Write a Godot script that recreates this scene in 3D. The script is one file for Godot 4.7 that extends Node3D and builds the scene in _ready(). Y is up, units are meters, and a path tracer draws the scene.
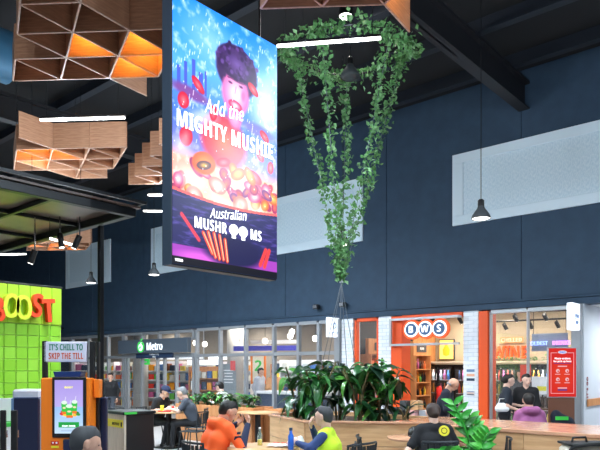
extends Node3D
# A shopping-centre food court. The shop fronts run along x at z = -12.4; y is up, metres.

var M := {}
var used := {}
var rng := RandomNumberGenerator.new()
var cache := {}


# ------------------------------------------------------------------ mesh builder
class MB:
	var st := SurfaceTool.new()
	func _init() -> void:
		st.begin(Mesh.PRIMITIVE_TRIANGLES)
		st.set_smooth_group(-1)
	func flat() -> MB:
		st.set_smooth_group(-1)
		return self
	func smooth(g := 0) -> MB:
		st.set_smooth_group(g)
		return self
	func color(c: Color) -> MB:
		st.set_color(c)
		return self
	func tri(p: Vector3, q: Vector3, r: Vector3, out: Vector3) -> void:
		if (q - p).cross(r - p).dot(out) > 0.0:
			st.add_vertex(p); st.add_vertex(r); st.add_vertex(q)
		else:
			st.add_vertex(p); st.add_vertex(q); st.add_vertex(r)
	func quad(a: Vector3, b: Vector3, c: Vector3, d: Vector3, out: Vector3) -> void:
		tri(a, b, c, out)
		tri(a, c, d, out)
	func box(c: Vector3, s: Vector3, bev := 0.0, t := Transform3D()) -> MB:
		var h := s / 2.0
		var e: float = minf(bev, minf(h.x, minf(h.y, h.z)) * 0.9)
		for a in 3:
			var b := (a + 1) % 3
			var d := (a + 2) % 3
			for sg in [-1.0, 1.0]:
				var n := Vector3.ZERO
				n[a] = sg
				var q := []
				for k in [[-1, -1], [1, -1], [1, 1], [-1, 1]]:
					var v := Vector3.ZERO
					v[a] = sg * h[a]
					v[b] = k[0] * (h[b] - e)
					v[d] = k[1] * (h[d] - e)
					q.append(t * (c + v))
				quad(q[0], q[1], q[2], q[3], t.basis * n)
		if e > 0.0:
			for a in 3:
				var b := (a + 1) % 3
				var d := (a + 2) % 3
				for s1 in [-1.0, 1.0]:
					for s2 in [-1.0, 1.0]:
						var q := []
						for k in [[0, -1], [0, 1], [1, 1], [1, -1]]:
							var v := Vector3.ZERO
							v[a] = k[1] * (h[a] - e)
							v[b] = s1 * (h[b] - (e if k[0] == 1 else 0.0))
							v[d] = s2 * (h[d] - (e if k[0] == 0 else 0.0))
							q.append(t * (c + v))
						var n := Vector3.ZERO
						n[b] = s1
						n[d] = s2
						quad(q[0], q[1], q[2], q[3], t.basis * n)
			for sx in [-1.0, 1.0]:
				for sy in [-1.0, 1.0]:
					for sz in [-1.0, 1.0]:
						var sgn := Vector3(sx, sy, sz)
						var v := []
						for a in 3:
							var p := sgn * (h - Vector3(e, e, e))
							p[a] = sgn[a] * h[a]
							v.append(t * (c + p))
						tri(v[0], v[1], v[2], t.basis * sgn)
		return self
	func span(lo: Vector3, hi: Vector3, bev := 0.0) -> MB:
		return box((lo + hi) / 2.0, (hi - lo).abs(), bev)
	# profile of (radius, height), listed upward along the outside
	func lathe(profile: Array, segs := 16, t := Transform3D()) -> MB:
		for k in profile.size() - 1:
			var a: Vector2 = profile[k]
			var b: Vector2 = profile[k + 1]
			var n2 := Vector2(b.y - a.y, -(b.x - a.x))
			for i in segs:
				var t0 := TAU * i / segs
				var t1 := TAU * (i + 1) / segs
				var tm := (t0 + t1) / 2.0
				var out := t.basis * Vector3(cos(tm) * n2.x, n2.y, sin(tm) * n2.x)
				var p := t * Vector3(cos(t0) * a.x, a.y, sin(t0) * a.x)
				var q := t * Vector3(cos(t1) * a.x, a.y, sin(t1) * a.x)
				var r := t * Vector3(cos(t1) * b.x, b.y, sin(t1) * b.x)
				var s := t * Vector3(cos(t0) * b.x, b.y, sin(t0) * b.x)
				if a.x > 0.0001: tri(p, q, r, out)
				if b.x > 0.0001: tri(p, r, s, out)
		return self
	func cyl(a: Vector3, b: Vector3, r: float, sides := 8, r2 := -1.0) -> MB:
		var e := r if r2 < 0.0 else r2
		var y := (b - a).normalized()
		var x := y.cross(Vector3.UP if absf(y.y) < 0.9 else Vector3.RIGHT).normalized()
		var t := Transform3D(Basis(x, y, x.cross(y)), a)
		var l := (b - a).length()
		return lathe([Vector2(0, 0), Vector2(r, 0), Vector2(e, l), Vector2(0, l)], sides, t)
	func tube(pts: Array, r: float, sides := 6) -> MB:
		var rings := []
		var x := Vector3.ZERO
		for i in pts.size():
			var d: Vector3 = (pts[mini(i + 1, pts.size() - 1)] - pts[maxi(i - 1, 0)]).normalized()
			if x == Vector3.ZERO:
				x = d.cross(Vector3.UP if absf(d.y) < 0.9 else Vector3.RIGHT).normalized()
			x = (x - d * x.dot(d)).normalized()
			var y := d.cross(x)
			var ring := []
			for k in sides:
				var an := TAU * k / sides
				ring.append(pts[i] + (x * cos(an) + y * sin(an)) * r)
			rings.append(ring)
		for i in pts.size() - 1:
			for k in sides:
				var k2 := (k + 1) % sides
				var mid: Vector3 = (rings[i][k] + rings[i + 1][k2]) / 2.0
				quad(rings[i][k], rings[i][k2], rings[i + 1][k2], rings[i + 1][k], mid - (pts[i] + pts[i + 1]) / 2.0)
		for e in [[0, 1], [pts.size() - 1, pts.size() - 2]]:
			for k in range(1, sides - 1):
				tri(rings[e[0]][0], rings[e[0]][k], rings[e[0]][k + 1], pts[e[0]] - pts[e[1]])
		return self
	# outline in x, y; front face at +depth/2
	func prism(poly: PackedVector2Array, depth: float, t := Transform3D()) -> MB:
		var ix := Geometry2D.triangulate_polygon(poly)
		for i in range(0, ix.size(), 3):
			for z in [-depth / 2.0, depth / 2.0]:
				var v := []
				for k in 3:
					v.append(t * Vector3(poly[ix[i + k]].x, poly[ix[i + k]].y, z))
				tri(v[0], v[1], v[2], t.basis * Vector3(0, 0, z))
		var cw := Geometry2D.is_polygon_clockwise(poly)
		for i in poly.size():
			var a := poly[i]
			var b := poly[(i + 1) % poly.size()]
			var n := Vector2(b.y - a.y, a.x - b.x) * (-1.0 if cw else 1.0)
			quad(t * Vector3(a.x, a.y, -depth / 2.0), t * Vector3(b.x, b.y, -depth / 2.0), t * Vector3(b.x, b.y, depth / 2.0), t * Vector3(a.x, a.y, depth / 2.0), t.basis * Vector3(n.x, n.y, 0))
		return self
	func mesh() -> ArrayMesh:
		st.generate_normals()
		return st.commit()


# ------------------------------------------------------------------ joined tapered bones -> one skin (surface nets)
class BodySkin:
	var verts := PackedVector3Array()
	var norms := PackedVector3Array()
	var index := PackedInt32Array()
	func add(bones: Array, cell: float, k: float) -> BodySkin:
		var lo := Vector3(1e9, 1e9, 1e9)
		var hi := -lo
		for b in bones:
			var r: float = maxf(b[2], b[3]) + 3.0 * cell + k
			lo = lo.min(b[0] - Vector3(r, r, r)).min(b[1] - Vector3(r, r, r))
			hi = hi.max(b[0] + Vector3(r, r, r)).max(b[1] + Vector3(r, r, r))
		var nx := int((hi.x - lo.x) / cell) + 2
		var ny := int((hi.y - lo.y) / cell) + 2
		var nz := int((hi.z - lo.z) / cell) + 2
		var fld := PackedFloat32Array()
		fld.resize(nx * ny * nz)
		fld.fill(9.0)
		for b in bones:
			var a: Vector3 = b[0]
			var ab: Vector3 = b[1] - b[0]
			var l2 := maxf(ab.length_squared(), 1e-9)
			var ra: float = b[2]
			var dr: float = b[3] - b[2]
			var m: float = maxf(b[2], b[3]) + k + 2.0 * cell
			var p0: Vector3 = (a.min(b[1]) - Vector3(m, m, m) - lo) / cell
			var p1: Vector3 = (a.max(b[1]) + Vector3(m, m, m) - lo) / cell
			for iz in range(maxi(int(p0.z), 0), mini(int(p1.z) + 1, nz)):
				for iy in range(maxi(int(p0.y), 0), mini(int(p1.y) + 1, ny)):
					var row := (iz * ny + iy) * nx
					for ix in range(maxi(int(p0.x), 0), mini(int(p1.x) + 1, nx)):
						var q := lo + Vector3(ix, iy, iz) * cell - a
						var t := clampf(q.dot(ab) / l2, 0.0, 1.0)
						var d := (q - ab * t).length() - ra - dr * t
						var f := fld[row + ix]
						var hh := k - absf(f - d)
						d = minf(f, d)
						if hh > 0.0:
							d -= hh * hh / k * 0.25
						fld[row + ix] = d
		var near := {}
		var base := verts.size()
		var off := [0, 1, nx, nx + 1, nx * ny, nx * ny + 1, nx * ny + nx, nx * ny + nx + 1]
		var at := [Vector3(0, 0, 0), Vector3(1, 0, 0), Vector3(0, 1, 0), Vector3(1, 1, 0), Vector3(0, 0, 1), Vector3(1, 0, 1), Vector3(0, 1, 1), Vector3(1, 1, 1)]
		var edges := [[0, 1], [2, 3], [4, 5], [6, 7], [0, 2], [1, 3], [4, 6], [5, 7], [0, 4], [1, 5], [2, 6], [3, 7]]
		var lim := 1.8 * cell
		for iz in nz - 1:
			for iy in ny - 1:
				var row := (iz * ny + iy) * nx
				for ix in nx - 1:
					var i := row + ix
					if absf(fld[i]) > lim:
						continue
					var inside := 0
					for o in off:
						if fld[i + o] < 0.0: inside += 1
					if inside == 0 or inside == 8:
						continue
					var s := Vector3.ZERO
					var n := 0
					for e in edges:
						var fa := fld[i + off[e[0]]]
						var fb := fld[i + off[e[1]]]
						if (fa < 0.0) != (fb < 0.0):
							s += at[e[0]].lerp(at[e[1]], fa / (fa - fb))
							n += 1
					near[i] = base + near.size()
					verts.append(lo + (Vector3(ix, iy, iz) + s / n) * cell)
					norms.append(Vector3(fld[i + 1] - fld[i] + fld[i + off[7]] - fld[i + off[6]], fld[i + nx] - fld[i] + fld[i + off[7]] - fld[i + off[5]], fld[i + nx * ny] - fld[i] + fld[i + off[7]] - fld[i + off[3]]).normalized())
		var step := [1, nx, nx * ny]
		for i in near.keys():
			for a in 3:
				var f0 := fld[i]
				var f1 := fld[i + step[a]]
				if (f0 < 0.0) == (f1 < 0.0):
					continue
				var u: int = step[(a + 1) % 3]
				var v: int = step[(a + 2) % 3]
				if not (near.has(i - u) and near.has(i - v) and near.has(i - u - v)):
					continue
				var q := [near[i], near[i - u], near[i - u - v], near[i - v]]
				if f0 < 0.0:
					q.reverse()
				index.append_array(PackedInt32Array([q[0], q[1], q[2], q[0], q[2], q[3]]))
		return self
	func mesh() -> ArrayMesh:
		var arr := []
		arr.resize(Mesh.ARRAY_MAX)
		arr[Mesh.ARRAY_VERTEX] = verts
		arr[Mesh.ARRAY_NORMAL] = norms
		arr[Mesh.ARRAY_INDEX] = index
		var m := ArrayMesh.new()
		m.add_surface_from_arrays(Mesh.PRIMITIVE_TRIANGLES, arr)
		return m


# ------------------------------------------------------------------ scene tree helpers
func V(x: float, y: float, z: float) -> Vector3:
	return Vector3(x, y, z)

func numbered(called: String) -> String:
	var n: int = used.get(called, 0)
	used[called] = n + 1
	return called if n == 0 else "%s_%03d" % [called, n]

func put(called: String, mesh: Mesh, m: Material, parent: Node = null, t := Transform3D()) -> MeshInstance3D:
	var o := MeshInstance3D.new()
	o.mesh = mesh
	o.material_override = m
	o.transform = t
	o.cast_shadow = GeometryInstance3D.SHADOW_CASTING_SETTING_ON
	if parent == null:
		o.name = numbered(called)
		add_child(o)
	else:
		o.name = called
		parent.add_child(o, true)
	return o

func bld(called: String, b: MB, m: Material, parent: Node = null, t := Transform3D()) -> MeshInstance3D:
	return put(called, b.mesh(), m, parent, t)

func thing(called: String, label: String, category: String, at := Vector3.ZERO, turn := 0.0, group := "") -> Node3D:
	var o := Node3D.new()
	o.name = numbered(called)
	add_child(o)
	o.position = at
	o.rotation.y = turn
	return tag(o, label, category, group)

func tag(o: Node3D, label: String, category: String, group := "", kind := "") -> Node3D:
	o.set_meta("label", label)
	o.set_meta("category", category)
	if group: o.set_meta("group", group)
	if kind: o.set_meta("kind", kind)
	return o

func structure(o: Node3D) -> Node3D:
	o.set_meta("kind", "structure")
	return o

func hollow(called: String) -> Node3D:
	var o := Node3D.new()
	o.name = numbered(called)
	add_child(o)
	o.set_meta("kind", "structure")
	return o

func dup(src: Node3D, at: Vector3, turn: float, label: String) -> Node3D:
	var nm := String(src.name).rstrip("0123456789").rstrip("_")
	var c: Node3D = src.duplicate()
	c.name = numbered(nm)
	add_child(c)
	c.position = at
	c.rotation.y = turn
	c.set_meta("label", label)
	return c

func box_mesh(s: Vector3, bev := 0.0) -> ArrayMesh:
	var key := "%s|%.4f" % [s, bev]
	if not cache.has(key):
		cache[key] = MB.new().box(Vector3.ZERO, s, bev).mesh()
	return cache[key]

func bx(called: String, c: Vector3, s: Vector3, m: Material, parent: Node = null, bev := 0.0) -> MeshInstance3D:
	return put(called, box_mesh(s, bev), m, parent, Transform3D(Basis(), c))

func mat(called: String, c: Color, rough := 0.7, metal := 0.0) -> StandardMaterial3D:
	var m := StandardMaterial3D.new()
	m.resource_name = called
	m.albedo_color = c
	m.roughness = rough
	m.metallic = metal
	M[called] = m
	return m

func rgb(r: int, g: int, b: int) -> Color:
	return Color8(r, g, b)

func glow(called: String, c: Color, energy: float) -> StandardMaterial3D:
	var m := mat(called, c, 0.5)
	m.emission_enabled = true
	m.emission = c
	m.emission_energy_multiplier = energy
	return m

func noise_tex(f: float, c0: Color, c1: Color, seed_ := 1, sz := 256, octaves := 4) -> NoiseTexture2D:
	var n := FastNoiseLite.new()
	n.seed = seed_
	n.frequency = f
	n.fractal_octaves = octaves
	var g := Gradient.new()
	g.set_color(0, c0)
	g.set_color(1, c1)
	var t := NoiseTexture2D.new()
	t.width = sz
	t.height = sz
	t.seamless = true
	t.noise = n
	t.color_ramp = g
	return t

func grain(called: String, c0: Color, c1: Color, scale: Vector3, rough := 0.6, seed_ := 1) -> StandardMaterial3D:
	var m := mat(called, Color.WHITE, rough)
	m.albedo_texture = noise_tex(0.02, c0, c1, seed_)
	m.uv1_triplanar = true
	m.uv1_scale = scale
	return m

func lettering(parent: Node, s: String, cap: float, t: Transform3D, m: Material, depth := 0.01, font := "sans", wide := 1.0, called := "lettering") -> MeshInstance3D:
	var f := SystemFont.new()
	f.font_names = PackedStringArray(["Droid Serif" if font == "serif" else "Droid Sans"])
	f.font_weight = 400 if font == "thin" else 700
	var tm := TextMesh.new()
	tm.text = s
	tm.font = f
	tm.font_size = 96
	tm.depth = depth
	tm.pixel_size = cap / (0.71 * 96.0)
	tm.curve_step = 2.0
	return put(called, tm, m, parent, t * Transform3D(Basis().scaled(V(wide, 1, 1)), Vector3.ZERO))

func disc(parent: Node, called: String, c: Vector3, r: float, depth: float, m: Material, segs := 28) -> MeshInstance3D:
	var t := Transform3D(Basis(V(1, 0, 0), PI / 2), c)
	return bld(called, MB.new().lathe([Vector2(0, -depth / 2), Vector2(r, -depth / 2), Vector2(r, depth / 2), Vector2(0, depth / 2)], segs), m, parent, t)

func area(at: Vector3, dir: Vector3, size: Vector2, energy: float, c: Color, parent: Node = null) -> void:
	var l := AreaLight3D.new()
	l.area_size = size
	l.area_normalize_energy = true
	l.light_energy = energy
	l.light_color = c
	l.area_range = 60.0
	l.shadow_enabled = true
	l.name = "area_lamp"
	(parent if parent else self).add_child(l, true)
	var up := Vector3.UP if absf(dir.y) < 0.9 else Vector3.RIGHT
	l.transform = Transform3D(Basis.looking_at(dir, up), at)

func omni(at: Vector3, energy: float, c: Color, size := 0.05, parent: Node = null) -> void:
	var l := OmniLight3D.new()
	l.light_energy = energy
	l.light_color = c
	l.light_size = size
	l.omni_range = 40.0
	l.omni_attenuation = 2.0
	l.shadow_enabled = true
	l.name = "bulb_light"
	(parent if parent else self).add_child(l, true)
	l.position = at

func spot(at: Vector3, dir: Vector3, energy: float, c: Color, angle: float, size := 0.05, parent: Node = null) -> void:
	var l := SpotLight3D.new()
	l.light_energy = energy
	l.light_color = c
	l.light_size = size
	l.spot_range = 40.0
	l.spot_attenuation = 2.0
	l.spot_angle = angle
	l.shadow_enabled = true
	l.name = "spot_lamp"
	(parent if parent else self).add_child(l, true)
	l.transform = Transform3D(Basis.looking_at(dir, Vector3.UP if absf(dir.normalized().y) < 0.9 else Vector3.RIGHT), at)


# ------------------------------------------------------------------ main
func _ready() -> void:
	rng.seed = 7
	view()
	materials()
	shell()
	hall_lamps()
	shop_fronts()
	grocery()
	bottle_shop()
	overhead()
	advert_screen()
	hanging_garden()
	juice_bar()
	planters()
	furniture()
	people()
	small_things()

func view() -> void:
	var cam := Camera3D.new()
	cam.name = "camera"
	cam.projection = Camera3D.PROJECTION_FRUSTUM
	cam.near = 0.1
	cam.far = 120.0
	cam.size = 0.1 * 450.0 / 627.0
	cam.frustum_offset = Vector2(0, 0.1 * 143.0 / 627.0)
	add_child(cam)
	cam.position = V(0, 1.65, 0)
	cam.rotation.y = deg_to_rad(41.0)
	var e := Environment.new()
	e.background_mode = Environment.BG_COLOR
	e.background_color = Color(0.02, 0.025, 0.03)
	e.tonemap_mode = Environment.TONE_MAPPER_LINEAR
	e.tonemap_exposure = 1.2
	e.sdfgi_enabled = true
	e.ssao_enabled = true
	e.ssil_enabled = true
	var w := WorldEnvironment.new()
	w.name = "world"
	w.environment = e
	add_child(w)

func materials() -> void:
	mat("wall_navy", rgb(58, 80, 104), 0.75)
	var wn := M.wall_navy as StandardMaterial3D
	wn.albedo_color = Color.WHITE
	wn.albedo_texture = noise_tex(0.03, rgb(42, 63, 85), rgb(50, 74, 97), 3)
	wn.uv1_triplanar = true
	wn.uv1_world_triplanar = true
	wn.uv1_scale = V(0.3, 0.3, 0.3)
	mat("ceiling_black", rgb(20, 21, 25), 0.9)
	mat("purlin", rgb(27, 33, 44), 0.6, 0.2)
	mat("beam", rgb(28, 28, 33), 0.6)
	mat("black", rgb(14, 14, 16), 0.45)
	mat("black_metal", rgb(22, 24, 28), 0.35, 0.3)
	mat("chair_metal", rgb(38, 44, 50), 0.4, 0.2)
	mat("alu", rgb(188, 192, 198), 0.35, 0.3)
	mat("frame_grey", rgb(156, 160, 166), 0.45, 0.2)
	mat("floor_tile", rgb(176, 176, 178), 0.35)
	mat("white", rgb(236, 238, 242), 0.5)
	mat("off_white", rgb(214, 214, 216), 0.6)
	mat("corridor", rgb(206, 212, 220), 0.6)
	mat("brick_white", rgb(240, 244, 250), 0.5)
	mat("brick_white_b", rgb(230, 236, 244), 0.5)
	mat("mortar", rgb(204, 212, 222), 0.8)
	mat("orange", rgb(240, 86, 22), 0.5)
	mat("orange_kiosk", rgb(240, 124, 20), 0.45)
	mat("sign_grey", rgb(86, 98, 112), 0.5)
	mat("sign_navy", rgb(42, 62, 92), 0.5)
	mat("navy_panel", rgb(22, 30, 62), 0.4)
	mat("steel_blue", rgb(110, 140, 180), 0.4)
	mat("red", rgb(225, 38, 34), 0.5)
	mat("green_bright", rgb(60, 190, 70), 0.5)
	mat("yellow", rgb(232, 220, 50), 0.5)
	mat("brown_dark", rgb(84, 56, 44), 0.6)
	mat("cream", rgb(232, 222, 202), 0.6)
	mat("soil", rgb(60, 44, 32), 0.95)
	mat("pot_grey", rgb(58, 62, 66), 0.6)
	mat("chrome", rgb(200, 200, 205), 0.2, 1.0)
	mat("skin", rgb(212, 164, 140), 0.55)
	mat("skin_pale", rgb(226, 186, 168), 0.55)
	mat("skin_brown", rgb(150, 104, 80), 0.55)
	grain("wood", rgb(196, 150, 106), rgb(222, 180, 134), V(0.35, 3.0, 0.35), 0.4, 5)
	grain("wood_top", rgb(196, 142, 112), rgb(222, 172, 138), V(0.35, 1.0, 2.6), 0.16, 6)
	grain("wood_orange", rgb(190, 126, 78), rgb(214, 154, 104), V(2.0, 0.3, 2.0), 0.45, 8)
	grain("ply", rgb(164, 114, 86), rgb(196, 146, 112), V(0.8, 6.0, 0.8), 0.55, 9)
	grain("ply_edge", rgb(176, 136, 114), rgb(196, 154, 130), V(2, 2, 2), 0.6, 10)
	grain("bin_timber", rgb(186, 174, 156), rgb(212, 200, 182), V(5.0, 0.5, 5.0), 0.5, 12)
	grain("acoustic", rgb(196, 220, 236), rgb(228, 242, 252), V(6, 2.5, 6), 0.8, 14)
	mat("acoustic_rim", rgb(222, 238, 250), 0.7)
	var g := mat("glass", Color(0.92, 0.96, 1.0, 0.02), 0.02)
	g.transparency = BaseMaterial3D.TRANSPARENCY_ALPHA
	var pg := mat("bottle_glass", Color(0.75, 0.9, 0.85, 0.25), 0.05)
	pg.transparency = BaseMaterial3D.TRANSPARENCY_ALPHA
	glow("lamp_white", Color(1.0, 0.98, 0.95), 4.0)
	glow("lamp_warm", Color(1.0, 0.62, 0.22), 4.0)
	glow("sign_white", Color(0.95, 0.97, 1.0), 0.8)

# ------------------------------------------------------------------ setting
const WZ := -12.4

func shell() -> void:
	structure(bld("floor", MB.new().span(V(-34, -0.3, -20), V(9, 0, 11)), M.floor_tile))
	structure(bld("ceiling", MB.new().span(V(-34, 7.62, -13), V(9, 7.9, 11)), M.ceiling_black))
	structure(bld("wall_left", MB.new().span(V(-34, 0, -20), V(-33.7, 7.7, 11)), M.wall_navy))
	structure(bld("wall_right", MB.new().span(V(8.7, 0, -13), V(9, 7.7, 11)), M.wall_navy))
	structure(bld("wall_front", MB.new().span(V(-34, 0, 10.7), V(9, 7.7, 11)), M.off_white))
	# the long dark wall above the shops, in wide sheets with open joints
	var wb := hollow("wall_back")
	bld("backing", MB.new().span(V(-33.7, 2.92, -12.75), V(8.7, 7.62, -12.46)), M.black, wb)
	var x := -33.7
	while x < 8.6:
		bx("panel", V(x + 1.6, 5.325, -12.43), V(3.19, 4.58, 0.06), M.wall_navy, wb, 0.004)
		x += 3.2
	bld("fascia", MB.new().span(V(-33.7, 2.86, -12.75), V(8.7, 2.985, -12.39), 0.006), M.wall_navy, wb)
	bld("ledge", MB.new().span(V(-33.7, 2.99, -12.45), V(8.7, 3.03, -12.36), 0.004), M.wall_navy, wb)
	structure(bld("wall_back_lower", MB.new().span(V(-1.3, 0, -12.75), V(8.7, 2.9, -12.4)), M.wall_navy))
	# pale acoustic sheets fixed high on it
	var n := 0
	for s in [[-22.75, -19.66, "pale blue acoustic panel high on the dark wall, the short one"], [-17.24, -8.76, "long pale blue acoustic panel behind the hanging vines"], [-6.39, 1.2, "pale blue acoustic panel high on the wall behind a lone pendant"]]:
		var t := thing("acoustic_panel", s[2], "wall panel", V((s[0] + s[1]) / 2, 5.47, -12.4), 0.0, "acoustic panels on the long wall")
		var w: float = s[1] - s[0]
		bx("sheet", V(0, 0, 0.02), V(w - 0.5, 1.12, 0.03), M.acoustic, t, 0.004)
		bld("rim", MB.new().box(V(0, 0.66, 0.025), V(w, 0.2, 0.05), 0.006).box(V(0, -0.66, 0.025), V(w, 0.2, 0.05), 0.006).box(V(-w / 2 + 0.125, 0, 0.025), V(0.25, 1.12, 0.05), 0.006).box(V(w / 2 - 0.125, 0, 0.025), V(0.25, 1.12, 0.05), 0.006), M.acoustic_rim, t)
		n += 1
	# roof steel
	for i in 12:
		var z := -11.7 + i * 1.55
		structure(bld("ceiling_purlin" if i == 0 else "ceiling_purlin", MB.new().span(V(-33.7, 7.36, z), V(8.7, 7.62, z + 0.06)).span(V(-33.7, 7.34, z), V(8.7, 7.37, z + 0.16)), M.purlin))
	for bxx in [-4.84, -13.2, -21.6, -30.0, 3.5]:
		structure(bld("ceiling_beam", MB.new().span(V(bxx - 0.11, 6.8, -12.4), V(bxx + 0.11, 6.83, 10.7)).span(V(bxx - 0.015, 6.8, -12.4), V(bxx + 0.015, 7.36, 10.7)).span(V(bxx - 0.11, 7.3, -12.4), V(bxx + 0.11, 7.36, 10.7)), M.beam))
	var duct := bld("ceiling_duct", MB.new().smooth().cyl(V(-10.6, 6.85, 9), V(-10.6, 6.85, -4.75), 0.42, 20), M.steel_blue)
	tag(duct, "round blue-grey air duct above the timber ceiling baffles", "duct")
	duct.material_override = mat("duct", rgb(60, 112, 146), 0.5, 0.3)
	# corridor beside the bottle shop
	structure(bld("wall_corridor", MB.new().span(V(-3.86, 0, -20), V(-3.7, 2.86, -12.38)), M.corridor))
	structure(bld("wall_corridor_far", MB.new().span(V(-1.3, 0, -20), V(-1.15, 2.86, -12.75)), M.corridor))
	structure(bld("wall_corridor_end", MB.new().span(V(-3.86, 0, -20.2), V(-1.15, 2.86, -20)), M.corridor))
	structure(bld("ceiling_corridor", MB.new().span(V(-3.86, 2.86, -20.2), V(-1.15, 3.0, -12.75)), M.off_white))
	ceiling_panel(V(-2.5, 2.83, -13.6), Vector2(1.2, 0.3), 5.5, Color(0.95, 0.98, 1.0), "white ceiling light inside the corridor beside the bottle shop")
	var rail := thing("bump_rail", "timber bump rail fixed along the pale corridor wall", "rail", V(-3.69, 0.99, -12.5))
	bld("board", MB.new().span(V(0, -0.07, -5), V(0.03, 0.07, -0.02), 0.006), M.wood_orange, rail)
	var go := thing("wall_lettering", "small red upright lettering on the pale corridor wall", "lettering", V(-3.695, 1.28, -12.57))
	var gm := mat("maroon", rgb(140, 40, 48), 0.5)
	lettering(go, "IT'S GO", 0.085, Transform3D(Basis(V(0, 0, -1), V(1, 0, 0), V(0, 1, 0)).orthonormalized() * Basis(), Vector3.ZERO), gm, 0.004)
	go.get_child(0).transform = Transform3D(Basis(V(0, 1, 0), V(0, 0, 1), V(1, 0, 0)), V(0.002, 0, 0))
	tag(bld("steel_post", MB.new().span(V(-3.9, 0, -12.376), V(-3.72, 2.86, -12.28), 0.01), M.frame_grey), "grey steel corner post between red poster and corridor wall", "post")

func hall_lamps() -> void:
	# slim hanging light bars: ends a, b
	var bars := [
		[V(-4.993, 5.4, -5.335), V(-3.98, 5.4, -5.981), "bright white light bar crossing in front of the ring of vines"],
		[V(-8.207, 5.0, -4.088), V(-7.267, 5.0, -4.793), "white light bar hanging under the large timber baffle"],
		[V(-10.062, 4.6, -4.793), V(-10.072, 4.6, -5.832), "white light bar running just above the dark canopy frame"],
		[V(-10.187, 5.0, -7.232), V(-9.6, 5.0, -7.74), "short end of a white light bar showing beside the video screen"],
		[V(-17.2, 4.6, -6.75), V(-15.996, 4.6, -7.593), "distant white light bar low at the far left above the lime wall"],
		[V(-1.6, 5.3, -7.6), V(-0.4, 5.3, -8.0), "white light bar out of view over the timber counter"],
		[V(-0.5, 5.3, -3.4), V(0.6, 5.3, -4.0), "white light bar out of view overhead near the viewer"],
		[V(2.5, 5.3, -6.5), V(3.6, 5.3, -7.1), "white light bar out of view to the side of the seating"],
		[V(-4.6, 5.3, -0.6), V(-3.6, 5.3, -1.2), "white light bar out of view behind the ordering kiosk"],
		[V(-1.6, 5.3, 2.4), V(-0.5, 5.3, 1.8), "white light bar out of view behind the viewer"],
		[V(-14.0, 5.0, -4.2), V(-13.0, 5.0, -4.9), "white light bar hidden over the juice bar"],
		[V(-11.3, 5.0, -7.9), V(-10.6, 5.0, -8.6), "white light bar hidden behind the video screen"],
	]
	for b in bars:
		var c: Vector3 = (b[0] + b[1]) / 2.0
		var d: Vector3 = (b[1] - b[0])
		var l := d.length()
		var t := thing("light_bar", b[2], "lamp", c, atan2(-d.z, d.x), "hanging light bars")
		bx("housing", V(0, 0.03, 0), V(l, 0.03, 0.035), M.black_metal, t, 0.004)
		bx("diffuser", V(0, 0.0, 0), V(l, 0.03, 0.035), M.lamp_white, t, 0.006)
		for s in [-0.42, 0.42]:
			bld("wire", MB.new().cyl(V(s * l, 0.04, 0), V(s * l, 7.605 - c.y, 0), 0.004, 5), M.black_metal, t)
		area(V(0, -0.05, 0), V(0, -1, 0), Vector2(0.06, l), 12.5, Color(0.90, 0.96, 1.0), t)
		for q in [-0.25, 0.25]:
			omni(V(q * l, -0.09, 0), 1.3, Color(0.88, 0.95, 1.0), 0.06, t)
	# bell pendants
	var first: Node3D = null
	for p in [[V(-4.333, 4.0, -9.336), "black bell pendant lamp hanging in front of the right pale wall panel"], [V(-7.239, 4.0, -9.58), "bell pendant lamp hanging amid the converging vines"], [V(-15.733, 4.0, -9.292), "bell pendant lamp before the short wall panel by the black pole"], [V(-13.179, 4.0, -9.537), "bell pendant lamp close to the video screen's lower edge"], [V(-5.66, 6.05, -7.67), "dark bell pendant high inside the ring of vines"]]:
		if first == null:
			first = thing("pendant_lamp", p[1], "lamp", p[0], 0.0, "bell pendants over the seating")
			bld("shade", MB.new().smooth().lathe([Vector2(0.145, 0.0), Vector2(0.15, 0.012), Vector2(0.135, 0.06), Vector2(0.095, 0.12), Vector2(0.06, 0.165), Vector2(0.05, 0.2), Vector2(0.045, 0.2), Vector2(0.055, 0.16), Vector2(0.09, 0.112), Vector2(0.13, 0.05), Vector2(0.145, 0.0)], 24), M.pot_grey, first)
			bld("cap", MB.new().smooth().lathe([Vector2(0.05, 0.19), Vector2(0.05, 0.29), Vector2(0.03, 0.31), Vector2(0, 0.31)], 16), M.black, first)
			bld("diffuser", MB.new().smooth().lathe([Vector2(0, -0.012), Vector2(0.09, -0.006), Vector2(0.138, 0.012), Vector2(0, 0.02)], 24), M.lamp_white, first)
		var lamp: Node3D = first
		if p[0] != first.position:
			lamp = dup(first, p[0], 0.0, p[1])
			lamp.get_node("cord").free()
		bld("cord", MB.new().cyl(V(0, 0.3, 0), V(0, 7.61 - p[0].y, 0), 0.006, 6), M.black_metal, lamp)
		if p[0].y > 5.5:
			(lamp.get_node("diffuser") as MeshInstance3D).material_override = M.pot_grey
			continue
		spot(p[0] + V(0, -0.03, 0), V(0, -1, 0), 4.0, Color(1, 0.96, 0.9), 65.0, 0.1)
	var dl := thing("ceiling_downlight", "round white downlight high above the ring of vines", "lamp", V(-5.95, 7.2, -7.95))
	bld("can", MB.new().smooth().lathe([Vector2(0.11, 0.0), Vector2(0.11, 0.12), Vector2(0, 0.12)], 18), M.black, dl)
	bld("diffuser", MB.new().smooth().lathe([Vector2(0, -0.01), Vector2(0.1, -0.005), Vector2(0.105, 0.01), Vector2(0, 0.012)], 18), M.lamp_white, dl)
	bld("stem", MB.new().cyl(V(0, 0.12, 0), V(0, 0.42, 0), 0.01, 6), M.black_metal, dl)
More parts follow.
